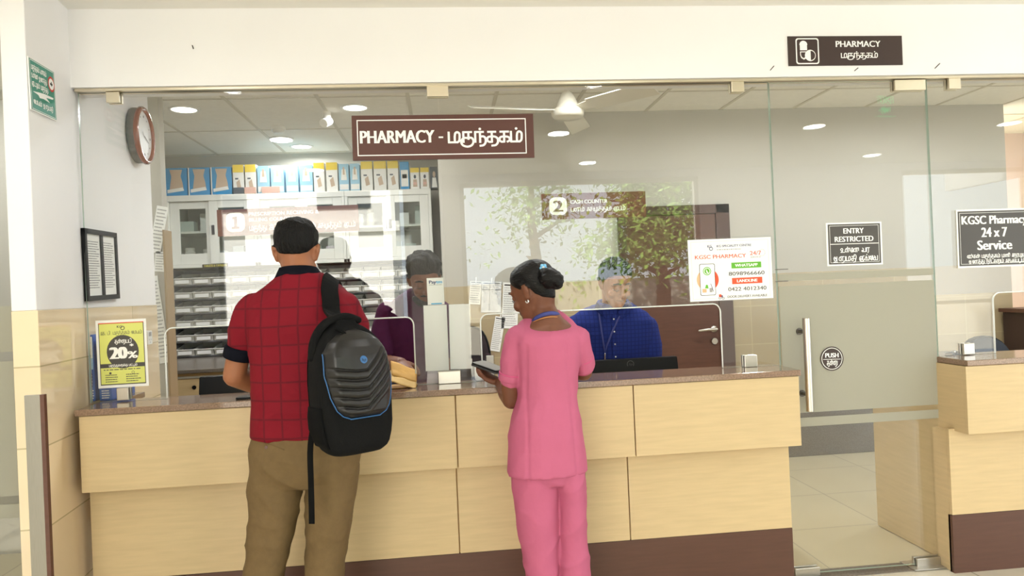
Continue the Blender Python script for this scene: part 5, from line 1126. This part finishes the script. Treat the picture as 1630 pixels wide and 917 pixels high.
SV = fuse(shirt, .008, 3, f1); build('polo_shirt', MB().add(*SV), 'polo_red', man, smooth=True)
cuff(La[0], La[1]*.54+La[2]*.46, .0525, 'cuff', 'navy_knit', man, .046); cuff(Ra[0], Ra[1]*.5+Ra[2]*.5, .053, 'cuff', 'navy_knit', man, .04)
cr = []
for y, l, r, ry in ((447, 433, 521, .071), (440, 438, 514, .068), (427, 444, 505, .0615), (426, 447, 502, .057), (438, 446, 506, .055)):
    a, b = at(l, y, YM), at(r, y, YM); cr.append(ell((a+b)/2+np.array((0, .004, 0)), np.linalg.norm(b-a)/2, ry, 32, 0, 2.1, -.12))
build('collar', MB().add(*band(cr)), 'navy_knit', man, smooth=True)
pel = loft(RW([(768, 408, 562, YM-.01, .095), (752, 398, 571, YM-.01, .122), (730, 397, 574, YM-.01, .130), (705, 398, 574, YM-.01, .128), (682, 402, 571, YM-.01, .120)]))
def leg(spec, low, e=2.1): return loft(RW(spec, 28, e)+[ell((x, y, z), r1, r2, 28, 0, 2.1) for x, y, z, r1, r2 in low])
LL = leg([(742, 398, 487, YM-.01, .108), (775, 396, 481, YM-.01, .100), (820, 396, 473, YM-.01, .094), (865, 393, 463, YM-.005, .088), (917, 389, 449, YM, .082)], [(lx-.002, YM+.0, .25, .068, .078), (lx-.004, YM+.01, .07, .072, .085), (lx-.004, YM+.015, .035, .074, .088)])
RL = leg([(742, 485, 572, YM-.01, .108), (775, 488, 566, YM-.01, .100), (820, 488, 559, YM-.01, .094), (865, 487, 552, YM, .088), (917, 487, 546, YM, .082)], [(rx+.004, YM+.0, .25, .064, .078), (rx+.008, YM+.015, .07, .068, .085), (rx+.01, YM+.02, .035, .07, .088)])
def tf(p, n):
    q = noise.noise(Vector((p.x*8+p.z*6, p.y*8, p.z*8))); r = 1-abs(q)*2.2; s_ = noise.noise(Vector((p.x*14-p.z*9+3, p.y*14, p.z*9)))
    return .006*r*abs(r)*(1 if p.z < .85 else .5)+.005*s_
TV = fuse([pel, LL, RL], .008, 3, tf); tro = build('trousers', MB().add(*TV), 'khaki', man, smooth=True)
tb = bvh_of(TV)
# back pocket: a welt line and a button
pw = []
for px, py in ((411, 703), (425, 706), (440, 711), (452, 716)):
    o = Vector(CO); d = Vector(at(px, py, -1.0)-CO).normalized(); h_ = tb.ray_cast(o, d)[0]; pw.append(np.array(h_ if h_ else at(px, py, YM-.13))+np.array((0, -.001, 0)))
build('pocket_welt', MB().tube(_smooth3(pw, 4), .0018, 6), 'khaki', tro, smooth=True)
d = Vector(at(424, 712, -1.0)-CO).normalized(); h_ = tb.ray_cast(Vector(CO), d)[0]
if h_: build('button', MB().cyl(np.array(h_)+np.array((0, .001, 0)), np.array(h_)-np.array((0, .003, 0)), .006, 14), 'plinth_brown', tro)
shoe(lx-.005, YM-.02, .12, man); shoe(rx+.01, YM-.015, -.1, man)

# ------------------------------------------------------------------ woman in pink
YW = -.45
wo = thing('person', 'woman in pink tunic and trousers with a hair bun, looking at her phone', 'person', (AX(875, 900, YW), YW, 0))
yw = .22
TW = RW([(750, 806, 935, YW-.01, .128, .1), (722, 808, 932, YW-.01, .124, .1), (690, 811, 927, YW-.01, .120, .1), (660, 815, 922, YW-.01, .112, .12), (630, 824, 916, YW, .102, .15), (600, 825, 918, YW, .100, yw), (570, 821, 923, YW, .104, yw), (546, 816, 925, YW, .102, yw), (530, 817, 924, YW, .092, yw, .1), (519, 825, 918, YW, .078, yw, .3), (511, 835, 911, YW+.005, .066, yw, .5), (506, 843, 905, YW+.01, .060, yw, .62)])
wR = headR(math.radians(50), .40, 0); wc = at(851, 463, YW+.02); WP, WT = head(wc, wR, .97, .92)
ws = [at(826, 540, YW), at(918, 540, YW+.01)]
WL = [at(817, 572, YW), at(812, 606, YW+.015), at(814, 637, YW+.03)]; Wlw = at(796, 609, YW+.20)
WRr = [at(926, 565, YW+.03), at(929, 582, YW+.05), at(930, 593, YW+.09)]; Wrw = np.array((WRr[2][0]-.05, YW+.30, 1.035))
body = list(WP); body.append(tube([at(872, 522, YW-.012), at(870, 506, YW-.005), at(864, 488, YW+.005), wc+wR@np.array((0, -.03, -.03))], [(.085, .066), (.056, .056), .048, .047], 20, ref=(0, 1., 0)))
body.append(loft(shrink(TW[:-3], .87))); body.append(loft(shrink(RW([(535, 830, 915, YW, .07, yw), (520, 833, 912, YW-.004, .068, yw), (510, 845, 900, YW-.006, .058, yw)]), .98)))
body.append(limb([ws[0], WL[0], WL[1], WL[2]], [.044, .040, .038, .036])); body.append(limb([WL[2], WL[2]*.55+Wlw*.45+np.array((0, 0, -.004)), Wlw], [.036, .034, .0225]))
body.append(limb([ws[1], WRr[0], WRr[1], WRr[2]], [.042, .036, .034, .033])); body.append(limb([WRr[2], WRr[2]*.55+Wrw*.45, Wrw], [.033, .031, .022]))
pc = at(779, 583.5, YW+.245); pu = nrm((.62, -.70, -.20)); pn = np.array((.22, -.28, .93)); pn = nrm(pn-pu*np.dot(pn, pu)); pv = np.cross(pn, pu)
hd_ = nrm((pc-pn*.036-pu*.02)-Wlw+np.array((-.02, 0.02, 0)))
body += hand(Wlw, hd_, pn, -pv if np.dot(pv, (-1, -.3, 0)) < 0 else pv, .62, .9, .15); body += hand(Wrw, (-.75, .6, -.12), (0, 0, -1), (-.5, -.8, 0), .10, .9, .06)
wlx, wrx = float(at(864, 917, YW)[0]), float(at(916, 917, YW)[0])
body.append(limb([at(850, 740, YW), at(858, 850, YW), (wlx, YW, .40), (wlx+.01, YW+.01, .08)], [.07, .052, .04, .03])); body.append(limb([at(905, 740, YW), at(910, 850, YW), (wrx, YW, .40), (wrx-.005, YW+.02, .08)], [.07, .052, .04, .03]))
body.append(loft(RW([(760, 825, 920, YW, .09), (690, 826, 912, YW, .09)])))
BW = fuse(body, .005, 2); build('body', MB().add(*BW), 'skin_dark', wo, smooth=True); wb = bvh_of(BW)
face_bits(WT, wR, .97, wo, 'hair_smooth')
hair(wb, WT, wR, .97, lambda az: lerp(az, [(0, 42), (38, 34), (58, 16), (72, 2), (84, 8), (98, 8), (106, -8), (116, -30), (135, -44), (180, -50)]), lambda az, el: .009+.005*math.sin(max(0, el)), 'hair', 'hair_smooth', wo, .0025, freq=22)
bn = [ball(at(875, 443, YW-.075), (.040, .036, .041), 18), ball(at(886, 446, YW-.08), (.028, .032, .036), 16), ball(at(868, 440, YW-.05), (.034,)*3, 14)]
bun = build('hair_bun', MB().add(*fuse(bn, .005, 3, lambda p, n: .0022*math.sin(p.z*260+noise.noise(p*30)*5))), 'hair_smooth', wo, smooth=True)
cc = at(865, 426, YW-.135); fl = MB(); nn = nrm(CO-cc); ax = nrm(np.cross(nn, (0, 0, 1))); ay = np.cross(nn, ax)
dh_ = wb.ray_cast(Vector(CO), Vector(nrm(cc-CO)))[0]; cc = np.array(dh_)+nn*.022 if dh_ else cc
for k in range(5):
    a_ = k*2*PI/5+.3; fl.ball(cc+ax*math.cos(a_)*.0095+ay*math.sin(a_)*.0095, (.0068, .0068, .0068), 10)
clip = build('hair_clip', fl, 'clip_blue', wo, smooth=True, label='pale blue flower hair clip'); build('clip_center', MB().ball(cc+nn*.004, .0055, 10), 'white_plastic', clip, smooth=True)
ep = WT((-.078, .004, -.036)); build('earring', MB().tube([ep+wR@np.array((0, .006*math.cos(t), .008*math.sin(t)-.004)) for t in np.linspace(-3.4, .3, 10)], [.0012]+[.0032]*8+[.0012], 8), 'silver', wo, smooth=True)
tn = [loft(TW), limb([ws[0], WL[0], WL[0]*.5+WL[1]*.5, WL[1]*.93+WL[0]*.07], [.056, .0475, .0455, .044]), limb([ws[1], WRr[0], WRr[1]], [.052, .044, .041])]
def pf(p, n):
    q = noise.noise(Vector((p.x*9+1.7-p.z*3, p.y*9, p.z*5))); r = 1-abs(q)*2
    s_ = 0
    if p.z > .66 and p.z < 1.2:
        for xx in (.30, .47): s_ -= .004*math.exp(-((p.x-xx-(.95-p.z)*.04*(1 if xx > .38 else -1))/.006)**2)*(1 if n.y < 0 else 0)
    return .0050*r*abs(r)*(1 if p.z > .80 else .4)+.006*noise.noise(Vector((p.x*5, p.y*5+4, p.z*5)))*(1 if p.z < 1.15 else .4)+s_
tu = build('tunic', MB().add(*fuse(tn, .007, 3, pf)), 'pink_cloth', wo, smooth=True)
cuff(WL[0], WL[1]*.70+WL[0]*.30, .0475, 'sleeve_piping', 'pink_dark', tu, .006, .0015); cuff(WRr[0], WRr[1]*.40+WRr[0]*.60, .0445, 'sleeve_piping', 'pink_dark', tu, .006, .0015)
cuff(WL[0], WL[1]*1.0, .0455, 'cuff', 'pink_cloth', tu, .030, .002); cuff(WRr[0], WRr[1]*.97+WRr[0]*.03, .041, 'cuff', 'pink_cloth', tu, .02, .0035)
wl1, wl2 = [], []
WLg = leg([(738, 814, 880, YW-.01, .105), (775, 816, 888, YW-.01, .098), (820, 822, 889, YW-.01, .088), (865, 828, 888, YW-.005, .08), (917, 838, 888, YW, .075)], [(wlx+.004, YW, .25, .062, .07), (wlx+.008, YW+.01, .06, .064, .076), (wlx+.008, YW+.01, .03, .065, .077)])
WRg = leg([(738, 868, 930, YW-.01, .105), (775, 886, 931, YW-.01, .098), (820, 888, 931, YW-.01, .088), (865, 889, 934, YW, .08), (917, 890, 940, YW, .075)], [(wrx+.0, YW+.0, .25, .058, .07), (wrx, YW+.02, .06, .06, .076), (wrx, YW+.02, .03, .062, .077)])
def wtf(p, n):
    q = noise.noise(Vector((p.x*9-p.z*7+7, p.y*9, p.z*6))); r = 1-abs(q)*2.2
    return .0055*r*abs(r)+.004*noise.noise(Vector((p.x*8, p.y*8, p.z*5+2)))
build('trousers', MB().add(*fuse([loft(RW([(765, 822, 922, YW-.01, .095), (745, 815, 929, YW-.01, .115), (700, 822, 918, YW-.01, .10)])), WLg, WRg], .007, 3, wtf)), 'pink_cloth', wo, smooth=True)
shoe(wlx, YW-.02, .1, wo, 'shoe_black', .24); shoe(wrx, YW-.01, -.05, wo, 'shoe_black', .24)
def necklace(c, rx, ry, zb, zf, yaw, r, name, m, root, flat=None):
    P = []
    for k in range(40):
        t = 2*PI*k/40; x, y = rx*math.cos(t), ry*math.sin(t); z = zb+(zf-zb)*(.5+.5*math.sin(t)); P.append((c[0]+x*math.cos(yaw)-y*math.sin(yaw), c[1]+x*math.sin(yaw)+y*math.cos(yaw), c[2]+z))
    return build(name, MB().add(*tube(P, [r]*40, 8, ref=(0, 0, 1.), closed=True)), m, root, smooth=True)
nc = at(868, 503, YW); necklace(nc, .0575, .061, .012, -.055, yw, (.0025, .008), 'lanyard', 'lanyard_blue', wo); necklace(nc+np.array((0, 0, -.012)), .062, .066, .010, -.045, yw, .0018, 'necklace', 'bead', wo)
# her phone
ph2 = thing('mobile_phone', 'dark mobile phone held in the hand of the woman in pink', 'phone', pc)
ph2.rotation_euler = Matrix((tuple(pu), tuple(pv), tuple(pn))).transposed().to_euler()
build('body', MB().prism(rr(-.074, .074, -.037, .037, .009), -.006, .005), 'black_plastic', ph2, local=True, bevel=.002); build('screen', MB().prism(rr(-.070, .070, -.033, .033, .006), .005, .0056), mat('screen_grey', '9A9A9A', .15), ph2, local=True)
build('case_edge', MB().prism(rr(-.0765, .0765, -.0395, .0395, .011), -.0085, -.0015), 'dark_grey', ph2, local=True)

# ------------------------------------------------------------------ man in blue behind the counter
YBm = .74
bl = thing('person', 'man in blue checked shirt behind the counter, looking down at a monitor', 'person', (AX(972, 600, YBm), YBm, 0))
TB = RW([(640, 912, 1030, YBm, .13), (600, 908, 1034, YBm, .13), (560, 905, 1036, YBm-.02, .13), (530, 901, 1040, YBm-.04, .125), (513, 901, 1040, YBm-.05, .115), (501, 910, 1030, YBm-.05, .10), (491, 926, 1014, YBm-.055, .085), (484, 944, 1004, YBm-.06, .07)])
bR = headR(PI+.22, .42); bc = at(978, 450, YBm-.14); BP, BT = head(bc, bR, 1.04)
bs = [at(915, 520, YBm-.04), at(1030, 520, YBm-.04)]; Bl = [at(908, 560, YBm-.05), at(905, 612, YBm-.08)]; Br_ = [at(1038, 560, YBm-.05), at(1038, 612, YBm-.08)]
blw, brw = np.array((.80, YBm-.2, .80)), np.array((1.0, YBm-.2, .80))
body = list(BP); body.append(tube([at(975, 500, YBm-.055), at(976, 485, YBm-.075), bc+bR@np.array((0, -.02, -.03))], [.066, .060, .058], 18)); body.append(loft(shrink(TB, .85)))
for s0, A, w_ in ((bs[0], Bl, blw), (bs[1], Br_, brw)): body.append(limb([s0, A[0], A[1]], [.046, .042, .038])); body.append(limb([A[1], w_], [.037, .026]))
body += hand(blw, (.15, -.95, -.2), (0, 0, -1), (1, 0, 0), .3); body += hand(brw, (-.15, -.95, -.2), (0, 0, -1), (-1, 0, 0), .3)
hx0, hx1 = AX(945, 640, YBm), AX(998, 640, YBm)
for x in (hx0, hx1): body.append(limb([(x, YBm, .86), (x, YBm, .5), (x, YBm+.02, .08)], [.075, .052, .036]))
body.append(loft([ell(((hx0+hx1)/2, YBm, z), .15, .10) for z in (.78, .9, 1.0)]))
BB = fuse(body, .005, 2); build('body', MB().add(*BB), 'skin_tan', bl, smooth=True); bb = bvh_of(BB)
face_bits(BT, bR, 1.04, bl, 'hair_black')
hair(bb, BT, bR, 1.04, lambda az: lerp(az, [(0, 36), (30, 34), (52, 26), (70, 10), (84, 0), (98, -2), (120, -24), (180, -34)]), lambda az, el: .011+.013*max(0, math.sin(el))**2, 'hair', 'hair_black', bl, .0045)
sb = [loft(TB)]
for s0, A, w_ in ((bs[0], Bl, blw), (bs[1], Br_, brw)): sb.append(limb([s0, A[0], A[1]], [.062, .056, .05])); sb.append(limb([A[1], A[1]*.15+w_*.85], [.049, .038]))
sv = fuse(sb, .007, 3, cloth_fold(.004, 6, 7, 5.2, .005, 5.)); shb = build('shirt', MB().add(*sv), 'blue_shirt', bl, smooth=True); sbv = bvh_of(sv)
cR = []
for y, l, r, ry, Yo in ((497, 944, 1008, .072, 0), (490, 947, 1006, .068, 0), (479, 951, 1001, .063, 0), (479, 954, 998, .058, 0), (490, 951, 1001, .060, 0)):
    a, b = at(l, y, YBm-.065), at(r, y, YBm-.065); cR.append(ell((a+b)/2, np.linalg.norm(b-a)/2, ry, 30, 0, 2., .25))
build('collar', MB().add(*band(cR)), 'blue_shirt', shb, smooth=True)
def on(bv, px, py, off=.002, fb=YBm-.15):
    d = Vector(nrm(at(px, py, 0)-CO)); h_ = bv.ray_cast(Vector(CO), d)[0]; return (np.array(h_) if h_ else at(px, py, fb))-np.array(d)*off
def collar_flap(px, m, bv, root):
    P = [on(bv, *q, .012) for q in px]; n_ = nrm(np.cross(P[1]-P[0], P[2]-P[0])); n_ = n_ if n_[1] < 0 else -n_
    V = P+[p-n_*.004 for p in P]; k = len(P); build('collar_point', MB().add(V, [tuple(range(k)), tuple(range(k, 2*k))[::-1]]+[(i, (i+1) % k, k+(i+1) % k, k+i) for i in range(k)]), m, root)
collar_flap([(950, 481), (970, 497), (964, 507), (946, 492)], 'blue_shirt', sbv, shb); collar_flap([(1003, 481), (983, 497), (990, 508), (1008, 492)], 'blue_shirt', sbv, shb)
build('placket', MB().tube([on(sbv, 977+.3*k, 500+k*9, .001) for k in range(10)], [(.015, .002)]*10, 8), 'blue_shirt', shb, smooth=True)
for k in range(4): build('button', MB().ball(on(sbv, 977+k, 508+k*20, .004), (.0045, .003, .0045), 10), 'white_plastic', shb, smooth=True)
build('lanyard', MB().add(*tube([on(sbv, *q, .006) for q in ((953, 492), (955, 510), (958, 530), (961, 550), (963, 564), (966, 550), (974, 530), (984, 508), (993, 494))], [(.005, .0015)]*9, 8)), 'lanyard_blue', bl, smooth=True)
build('lanyard_clip', MB().tube([on(sbv, 963, 563, .008), on(sbv, 963, 578, .008)], [.004, .003], 8), 'silver', bl, smooth=True)
tg = [loft([ell(((hx0+hx1)/2, YBm, z), .165, .125) for z in (.74, .82, .95)])]
for x in (hx0, hx1): tg.append(loft([ell((x, YBm+.01, z), a, b) for z, a, b in ((.04, .07, .09), (.3, .075, .085), (.6, .085, .1), (.82, .09, .11))]))
build('trousers', MB().add(*fuse(tg, .011, 3)), 'navy_trousers', bl, smooth=True); shoe(hx0, YBm+.03, PI, bl); shoe(hx1, YBm+.03, PI, bl)

# ------------------------------------------------------------------ man in purple behind the counter
YP = .64
pu_ = thing('person', 'bearded man in purple T-shirt behind the counter, head bowed over the paper bag', 'person', (AX(662, 640, YP), YP, 0))
TP = RW([(640, 628, 700, YP+.02, .12), (600, 627, 704, YP+.01, .12), (560, 622, 708, YP, .12), (530, 615, 712, YP-.01, .115), (510, 611, 712, YP-.02, .105), (492, 614, 710, YP-.03, .095), (478, 624, 704, YP-.04, .08), (467, 638, 697, YP-.05, .068), (459, 652, 692, YP-.055, .058)])
pR = headR(PI+.12, .46, .05); pc_ = at(675, 444, YP-.13); PP, PT = head(pc_, pR, 1.02)
ps = [at(617, 497, YP-.02), at(702, 497, YP-.02)]; Pl = [at(609, 530, YP-.04), at(610, 556, YP-.06), at(613, 578, YP-.08)]; plw = np.array((AX(640, 590, .2), .18, 1.085))
Pr = [at(708, 540, YP-.02), at(706, 590, YP-.05)]; prw = np.array((Pr[1][0]-.05, .38, .80))
body = list(PP); body.append(tube([at(672, 475, YP-.045), at(675, 460, YP-.07), pc_+pR@np.array((0, -.02, -.03))], [.064, .057, .056], 18)); body.append(loft(shrink(TP, .86)))
body.append(limb([ps[0], Pl[0], Pl[1], Pl[2]], [.046, .044, .042, .039])); body.append(limb([Pl[2], Pl[2]*.5+plw*.5, plw], [.039, .036, .026])); body.append(limb([ps[1], Pr[0], Pr[1]], [.046, .042, .038])); body.append(limb([Pr[1], prw], [.037, .026]))
body += hand(plw, (.25, -.93, -.25), (0.1, 0, -1), (1, 0, 0), .5); body += hand(prw, (-.3, -.9, -.1), (0, 0, -1), (-1, 0, 0), .3)
q0, q1 = AX(645, 640, YP+.02), AX(686, 640, YP+.02)
for x in (q0, q1): body.append(limb([(x, YP+.02, .86), (x, YP+.02, .5), (x, YP+.04, .08)], [.07, .05, .036]))
body.append(loft([ell(((q0+q1)/2, YP+.02, z), .13, .10) for z in (.78, .9, 1.0)]))
PB = fuse(body, .005, 2); build('body', MB().add(*PB), 'skin_deep', pu_, smooth=True); pb = bvh_of(PB)
face_bits(PT, pR, 1.02, pu_, 'hair_black', moustache=1)
hair(pb, PT, pR, 1.02, lambda az: lerp(az, [(0, 30), (30, 30), (50, 22), (68, 6), (84, -2), (98, -4), (120, -26), (180, -36)]), lambda az, el: .013+.022*max(0, math.sin(el))**1.5+.004*max(0, math.cos(az)), 'hair', 'hair_black', pu_, .012, freq=34, fade=34)
bd = MB()
rings = []
for k in range(15):
    a_ = -1.25+2.5*k/14; x = math.sin(a_)*.060; y = .052+.045*math.cos(a_); z = -.098+.028*abs(math.sin(a_))**2
    rings.append((PT((x, y, z)), .012+.006*math.cos(a_)))
build('beard', MB().tube([r[0] for r in rings], [r[1]*1.02 for r in rings], 10), 'hair_black', pu_, smooth=True)
sp = [loft(TP), limb([ps[0], Pl[0], Pl[1]], [.064, .058, .055]), limb([ps[1], Pr[0], Pr[0]*.6+Pr[1]*.4], [.062, .056, .052])]
build('t_shirt', MB().add(*fuse(sp, .007, 3, cloth_fold(.0045, 6, 8, 8.4, .005, 5.))), 'purple_cloth', pu_, smooth=True)
tg = [loft([ell(((q0+q1)/2, YP+.03, z), .145, .12) for z in (.74, .82, .95)])]
for x in (q0, q1): tg.append(loft([ell((x, YP+.03, z), a, b) for z, a, b in ((.04, .065, .085), (.3, .07, .082), (.6, .08, .098), (.82, .085, .108))]))
build('trousers', MB().add(*fuse(tg, .011, 3)), 'navy_trousers', pu_, smooth=True); shoe(q0, YP+.05, PI, pu_); shoe(q1, YP+.05, PI, pu_)
# ================================================================== backpack on the man's right shoulder
mat('pack_fabric', '111111', .9, spec=.15, noise_amt=.15, noise_scale=200., bump=.15, bump_scale=400.); mat('pack_panel', '1A1817', .36, spec=.45, noise_amt=.05, noise_scale=80.); mat('pack_blue', '2C5F94', .5); mat('pack_mesh', '0F0F0F', .9, spec=.1)
TH = math.radians(33); PX = np.array((math.cos(TH), math.sin(TH), 0)); PN = np.array((math.sin(TH), -math.cos(TH), 0)); PZ = np.array((0, 0, 1.))
PWd, PD, PH = .268, .165, .432
pb0 = at(576, 721, -.83); pb0 = np.array((pb0[0], pb0[1], pb0[2]))-PN*PD*.3
bp = thing('backpack', 'black laptop backpack with blue piping hanging on the shoulder of the man in red', 'backpack', pb0)
LEAN = -.035
def bq(x, d, z): return pb0+PX*(x+LEAN*z)+PN*d+PZ*z
wz = lambda z: float(np.interp(z/PH, [0, .03, .08, .2, .4, .6, .75, .87, .95, 1], [.66, .78, .88, .97, 1, 1, .95, .80, .58, .30]))
dz_ = lambda z: float(np.interp(z/PH, [0, .03, .08, .2, .6, .8, .93, 1], [.78, .92, .99, 1, .96, .82, .58, .34]))
def pring(z, k=1., n=44, e=3.4):
    r = []
    for q in range(n):
        t = 2*PI*q/n; x = PWd/2*wz(z)*k*math.copysign(abs(math.cos(t))**(2/e), math.cos(t)); d = PD/2*dz_(z)*k*math.copysign(abs(math.sin(t))**(2/e), math.sin(t)); r.append(bq(x, d-PD*.5*(1-dz_(z))*.35, z))
    return r
zs_ = [q*.445/.462 for q in (0, .006, .015, .03, .06, .1, .15, .2, .25, .3, .34, .37, .395, .415, .432, .447, .457, .462)]
V, F = loft([pring(z) for z in zs_]); build('body', MB().add(V, F), 'pack_fabric', bp, smooth=True)
pbv = BVHTree.FromPolygons([Vector(v) for v in V], F)
def front(x, z, off=0.):
    h_ = pbv.ray_cast(Vector(bq(x, .4, z)), Vector(-PN))[0]
    return (np.array(h_) if h_ is not None else bq(x, PD/2*dz_(z)-PD*.3, z))+PN*off
# moulded front panel: dome shape, chevron ribs across its lower part
Z0, Z1 = .125, .412; hwp = lambda t: PWd/2*float(np.interp(t, [0, .03, .1, .25, .5, .75, .86, .94, 1], [.40, .56, .70, .82, .90, .86, .70, .46, .12]))
nu, nt = 48, 110; top, bot = [], []
for j in range(nt+1):
    t = j/nt; z = Z0+(Z1-Z0)*t
    for i in range(nu+1):
        u = -1+2*i/nu; x = u*hwp(t)+.006; edge = min(1, (1-abs(u))*5)*min(1, t*14)*min(1, (1-t)*9)
        s_ = z-.105*max(0, u-.05)-.02*max(0, -u-.3); ph_ = (s_-Z0)/.031
        rib = .017*(abs(math.sin(PI*ph_))**.5-.6) if .15 < ph_ < 5.1 and t < .78 else .0035
        off = (edge**.6)*(.017+.016*(1-u*u)*min(1, t*3)*min(1, (1-t)*3)**.5+rib)
        top.append(front(x, z, .001+off)); bot.append(front(x, z, -.004))
n = (nu+1)*(nt+1); F = []
for j in range(nt):
    for i in range(nu): a_ = j*(nu+1)+i; F.append((a_, a_+1, a_+nu+2, a_+nu+1)); F.append((n+a_, n+a_+nu+1, n+a_+nu+2, n+a_+1))
rim = [i for i in range(nu+1)]+[j*(nu+1)+nu for j in range(1, nt+1)]+[nt*(nu+1)+i for i in range(nu-1, -1, -1)]+[j*(nu+1) for j in range(nt-1, 0, -1)]
for i in range(len(rim)): a_, b_ = rim[i], rim[(i+1) % len(rim)]; F.append((b_, a_, n+a_, n+b_))
fp_ = build('front_panel', MB().add(top+bot, F), 'pack_panel', bp, smooth=True)
pip = [front(-hwp(t)*1.0+.004, Z0+(Z1-Z0)*t, .006) for t in np.linspace(.74, .0, 24)]+[front(x+.006, Z0-.002, .006) for x in np.linspace(-hwp(0), hwp(0), 8)]+[front(hwp(t)+.008, Z0+(Z1-Z0)*t, .006) for t in np.linspace(.0, .80, 24)]
build('piping', MB().tube(pip, .0019, 8), 'pack_blue', fp_, smooth=True)
lc, lz = .004, Z0+(Z1-Z0)*.66; lp = front(lc, lz, .045); lm = MB(); r = .0125; lg = []
pf_ = BVHTree.FromPolygons([Vector(v) for v in top+bot], F)
def onp(x, z, off): 
    h_ = pf_.ray_cast(Vector(bq(x, .4, z)), Vector(-PN))[0]; return (np.array(h_) if h_ is not None else front(x, z, .03))+PN*off
for k in range(24): a_ = 2*PI*k/24; lg.append(onp(lc+r*math.cos(a_), lz+r*math.sin(a_), .0012))
lm.add(lg+[onp(lc, lz, .0018)], [(k, (k+1) % 24, 24) for k in range(24)])
lo_ = build('logo', lm, 'pack_blue', fp_, label='blue round logo with slanted letters')
lt = MB()
for ch, dx in (('h', -.008), ('p', .0008)):
    gv, gf = glyphs(ch); lt.add([onp(lc+dx+p[0]*.0135+p[1]*.003, lz-.0045+p[1]*.0135, .0026) for p in gv], gf)
build('lettering', lt, 'pack_panel', lo_)
# seams, zips, gusset, pocket, handle
for xx, nm_ in ((-.985, 'zip'),):
    zp = MB().tube([pring(z, 1.006)[27] for z in zs_[3:15]], .0035, 8); build('zip', zp, 'pack_mesh', bp, smooth=True)
    zp = MB().tube([pring(z, 1.004)[24] for z in zs_[3:15]], .0025, 8); build('seam', zp, 'pack_mesh', bp, smooth=True)
pk = []
for z, k in ((.03, 1.02), (.05, 1.07), (.09, 1.10), (.13, 1.09), (.16, 1.05), (.165, 1.02)): pk.append([pring(z, k)[q] for q in range(19, 30)]+[pring(z, .97)[q] for q in range(29, 18, -1)])
build('side_pocket', MB().add(*loft(pk)), 'pack_mesh', bp, smooth=True)
tz = [(-.121, .318), (-.115, .36), (-.096, .40), (-.064, .431), (-.022, .446), (.016, .447), (.05, .434)]
build('handle', MB().add(*tube(_smooth3([bq(x, -.012, z+.006) for x, z in tz], 4), [(.013, .021)]*((len(tz)-1)*4+1), 12, ref=PN)), 'pack_fabric', bp, smooth=True)
build('zip_puller', MB().tube([bq(-.052, .034, .416), bq(-.028, .046, .402), bq(-.02, .052, .384)], [.004, .005, .004], 8), 'pack_mesh', bp, smooth=True)
# shoulder strap follows the shirt over the shoulder
sbv_ = bvh_of(SV)
def surf(p, out=.006):
    h_ = sbv_.find_nearest(Vector(p)); c_ = np.array(h_[0]); n_ = np.array(h_[1]); return c_+n_*out, n_
def ribbon(pts, nrms, w, th, name, m, parent):
    V = []; k = len(pts)
    for i in range(k):
        t = nrm(pts[min(i+1, k-1)]-pts[max(i-1, 0)]); n_ = nrm(nrms[i]-t*np.dot(nrms[i], t)); s_ = np.cross(t, n_)
        for a_, b_ in ((-1, 0), (1, 0), (1, 1), (-1, 1)): V.append(pts[i]+s_*w/2*a_+n_*th*(b_-.0))
    F = [(3, 2, 1, 0), (4*k-4, 4*k-3, 4*k-2, 4*k-1)]
    for i in range(k-1):
        for q in range(4): F.append((4*i+q, 4*i+(q+1) % 4, 4*i+4+(q+1) % 4, 4*i+4+q))
    return build(name, MB().add(V, F), m, parent, bevel=.0015)
g_ = []
for px, py, Y in ((533, 500, -.70), (531, 485, -.66), (529, 470, -.64), (527, 456, -.62)): g_.append(at(px, py, Y))
tp_ = at(526, 446, -.56); g_ += [tp_, tp_+np.array((0, .05, .01)), tp_+np.array((.0, .10, -.01)), tp_+np.array((.0, .14, -.07)), tp_+np.array((.01, .16, -.15)), tp_+np.array((.03, .16, -.24)), tp_+np.array((.07, .13, -.33)), tp_+np.array((.12, .07, -.38))]
g_ = _smooth3([np.array(q) for q in g_], 3); pts, nn_ = [], []
for q in g_: a_, b_ = surf(q, .004); pts.append(a_); nn_.append(b_)
pts = [bq(-.01, -.04, .424), bq(-.012, -.06, .446)]+pts[1:]; nn_ = [PN, PN]+nn_[1:]
for _ in range(3):
    pts = [pts[0]]+[(pts[i-1]+2*pts[i]+pts[i+1])/4 for i in range(1, len(pts)-1)]+[pts[-1]]; nn_ = [nn_[0]]+[(nn_[i-1]+2*nn_[i]+nn_[i+1])/4 for i in range(1, len(nn_)-1)]+[nn_[-1]]
ribbon(pts, nn_, .062, .009, 'shoulder_strap', 'pack_fabric', bp)
lo = [at(503, 668, -.79), at(497, 690, -.77), at(494, 720, -.755), at(495, 760, -.745), at(496, 800, -.74), at(496.5, 834, -.74)]; lo = _smooth3(lo, 3)
ribbon(lo, [np.array((-.15, -1, 0))]*len(lo), .021, .003, 'loose_strap', 'pack_mesh', bp)
build('strap_wing', MB().hexa([bq(-.118, -.05, .03), bq(-.10, .0, .02), bq(-.10, .004, .02), bq(-.118, -.046, .03)], [bq(-.135, -.05, .085), bq(-.12, .02, .09), bq(-.12, .026, .09), bq(-.135, -.044, .085)]), 'pack_fabric', bp, bevel=.002)
bpy.data.objects.remove(_to)
